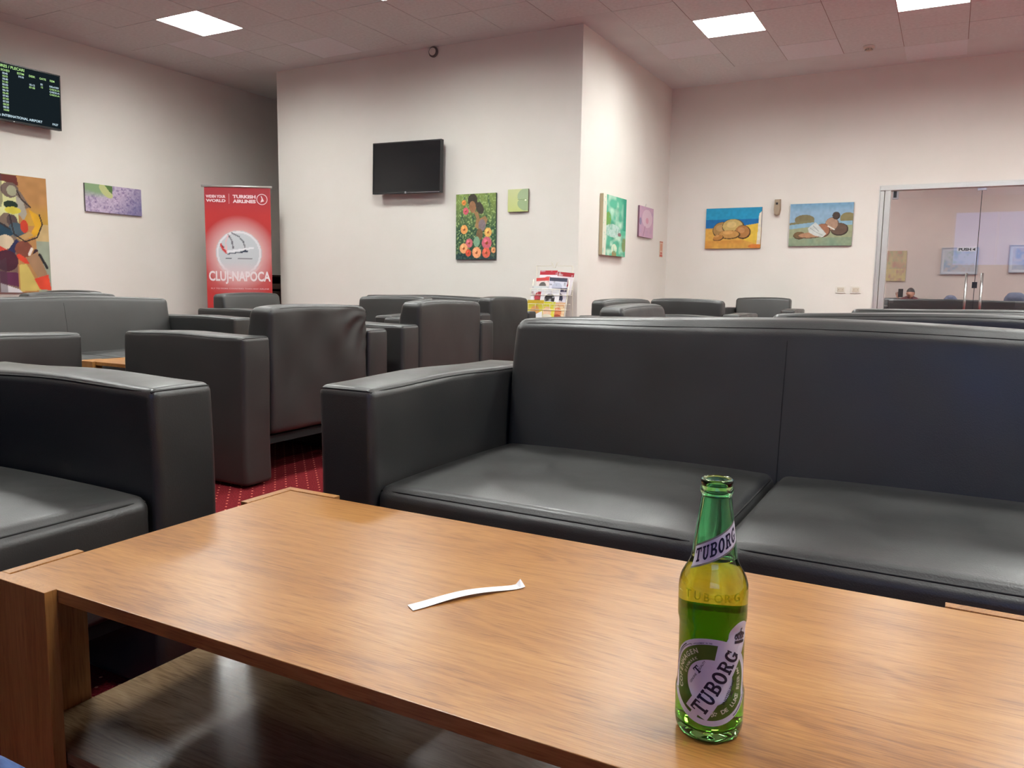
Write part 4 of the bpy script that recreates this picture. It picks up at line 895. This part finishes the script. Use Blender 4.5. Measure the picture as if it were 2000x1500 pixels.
for j in range(Hn+1):
    th = PI*j/Hn
    for k in range(20):
        ph = 2*PI*k/20; x_ = .072*math.sin(th)*math.cos(ph); y_ = .088*math.sin(th)*math.sin(ph); z_ = .105*math.cos(th)
        if z_ < 0: x_ *= 1-.28*(-z_/.105); y_ *= 1-.15*(-z_/.105)
        if y_ < 0 and abs(x_) < .016 and -.03 < z_ < .02: y_ -= .016
        vv.append((x_, y_, z_))
for j in range(Hn):
    for k in range(20): ff.append((j*20+k, j*20+(k+1) % 20, (j+1)*20+(k+1) % 20, (j+1)*20+k))
hh = MB().add(vv, ff).obj('head', M['skin'], pe, True); hh.location = (.02, -.01, .905)
hr = MB().add([(x_*1.1, y_*1.08+.010, z_*1.08+.010) for x_, y_, z_ in vv], [q for q in ff if all(vv[i][2] > .02 or vv[i][1] > .02 for i in q)]).obj('hair', M['hair'], hh, True)
fe = MB()
for sx in (-1, 1): fe.lathe([(.001, -.005), (.007, 0), (.001, .005)], 8, (sx*.027, -.080, .012))
fe.box((-.02, -.082, -.047), (.02, -.074, -.042)); fe.obj('eyes_and_mouth', M['hair'], hh)
er = MB()
for sx in (-1, 1): er.lathe([(.004, -.022), (.012, 0), (.004, .022)], 8, (sx*.074, .008, .0))
er.obj('ear', M['skin'], hh, True)
def hand(parent, base, sc_=1.0, flip=1):
    V = [(0, 0, 0), (0, 0, .045)]; E2 = [(0, 1)]; R2 = [(.018, .026), (.014, .030)]
    for k, (x_, l) in enumerate(((-.027, .055), (-.009, .068), (.009, .072), (.027, .062))):
        b0 = len(V); V += [(x_, 0, .075), (x_*1.1, -.012, .075+l*.55), (x_*1.1, -.034, .075+l*.9)]; E2 += [(1, b0), (b0, b0+1), (b0+1, b0+2)]; R2 += [.0095, .0085, .0075]
    b0 = len(V); V += [(flip*.035, -.012, .04), (flip*.048, -.03, .068)]; E2 += [(0, b0), (b0, b0+1)]; R2 += [.011, .009]
    o = skin_body('hand', V, E2, R2, M['skin'], parent, 0, 1); o.location = base; return o
hand(pe, (-.165, -.225, .80)); h2 = hand(pe, (.11, -.18, .665), flip=-1); h2.rotation_euler = (1.2, 0, 0)
ph_ = Box('phone', (-.04, -.006, 0), (.04, .003, .15), M['black'], None, bevel=.003); ph_.location = (-.795, 16.23, .79); pe.scale = (.90, .90, .88); tag(ph_, 'dark phone in the reflection, held up by the figure beyond the glass', 'phone')

# photographer's knee, just entering the bottom left corner
kn = empty('person', (0, 0, 0), 0, 'knee in blue denim at the bottom left corner beside the table leg', 'person')
skin_body('trouser_leg', [(-.52, -.30, .46), (-.57, -.02, .475), (-.606, .285, .478), (-.622, .300, .41), (-.64, .31, .22), (-.64, .29, .07), (-.64, .37, .045)],
          [(0, 1), (1, 2), (2, 3), (3, 4), (4, 5), (5, 6)], [.085, .078, .066, .062, .055, .05, .04], M['jeans'], kn, 0, 2)
MB().add(*soft_box((-.64, .35, .045), (.095, .27, .088), .035, (3, 6, 3))[:2]).obj('shoe', M['black'], kn, True)
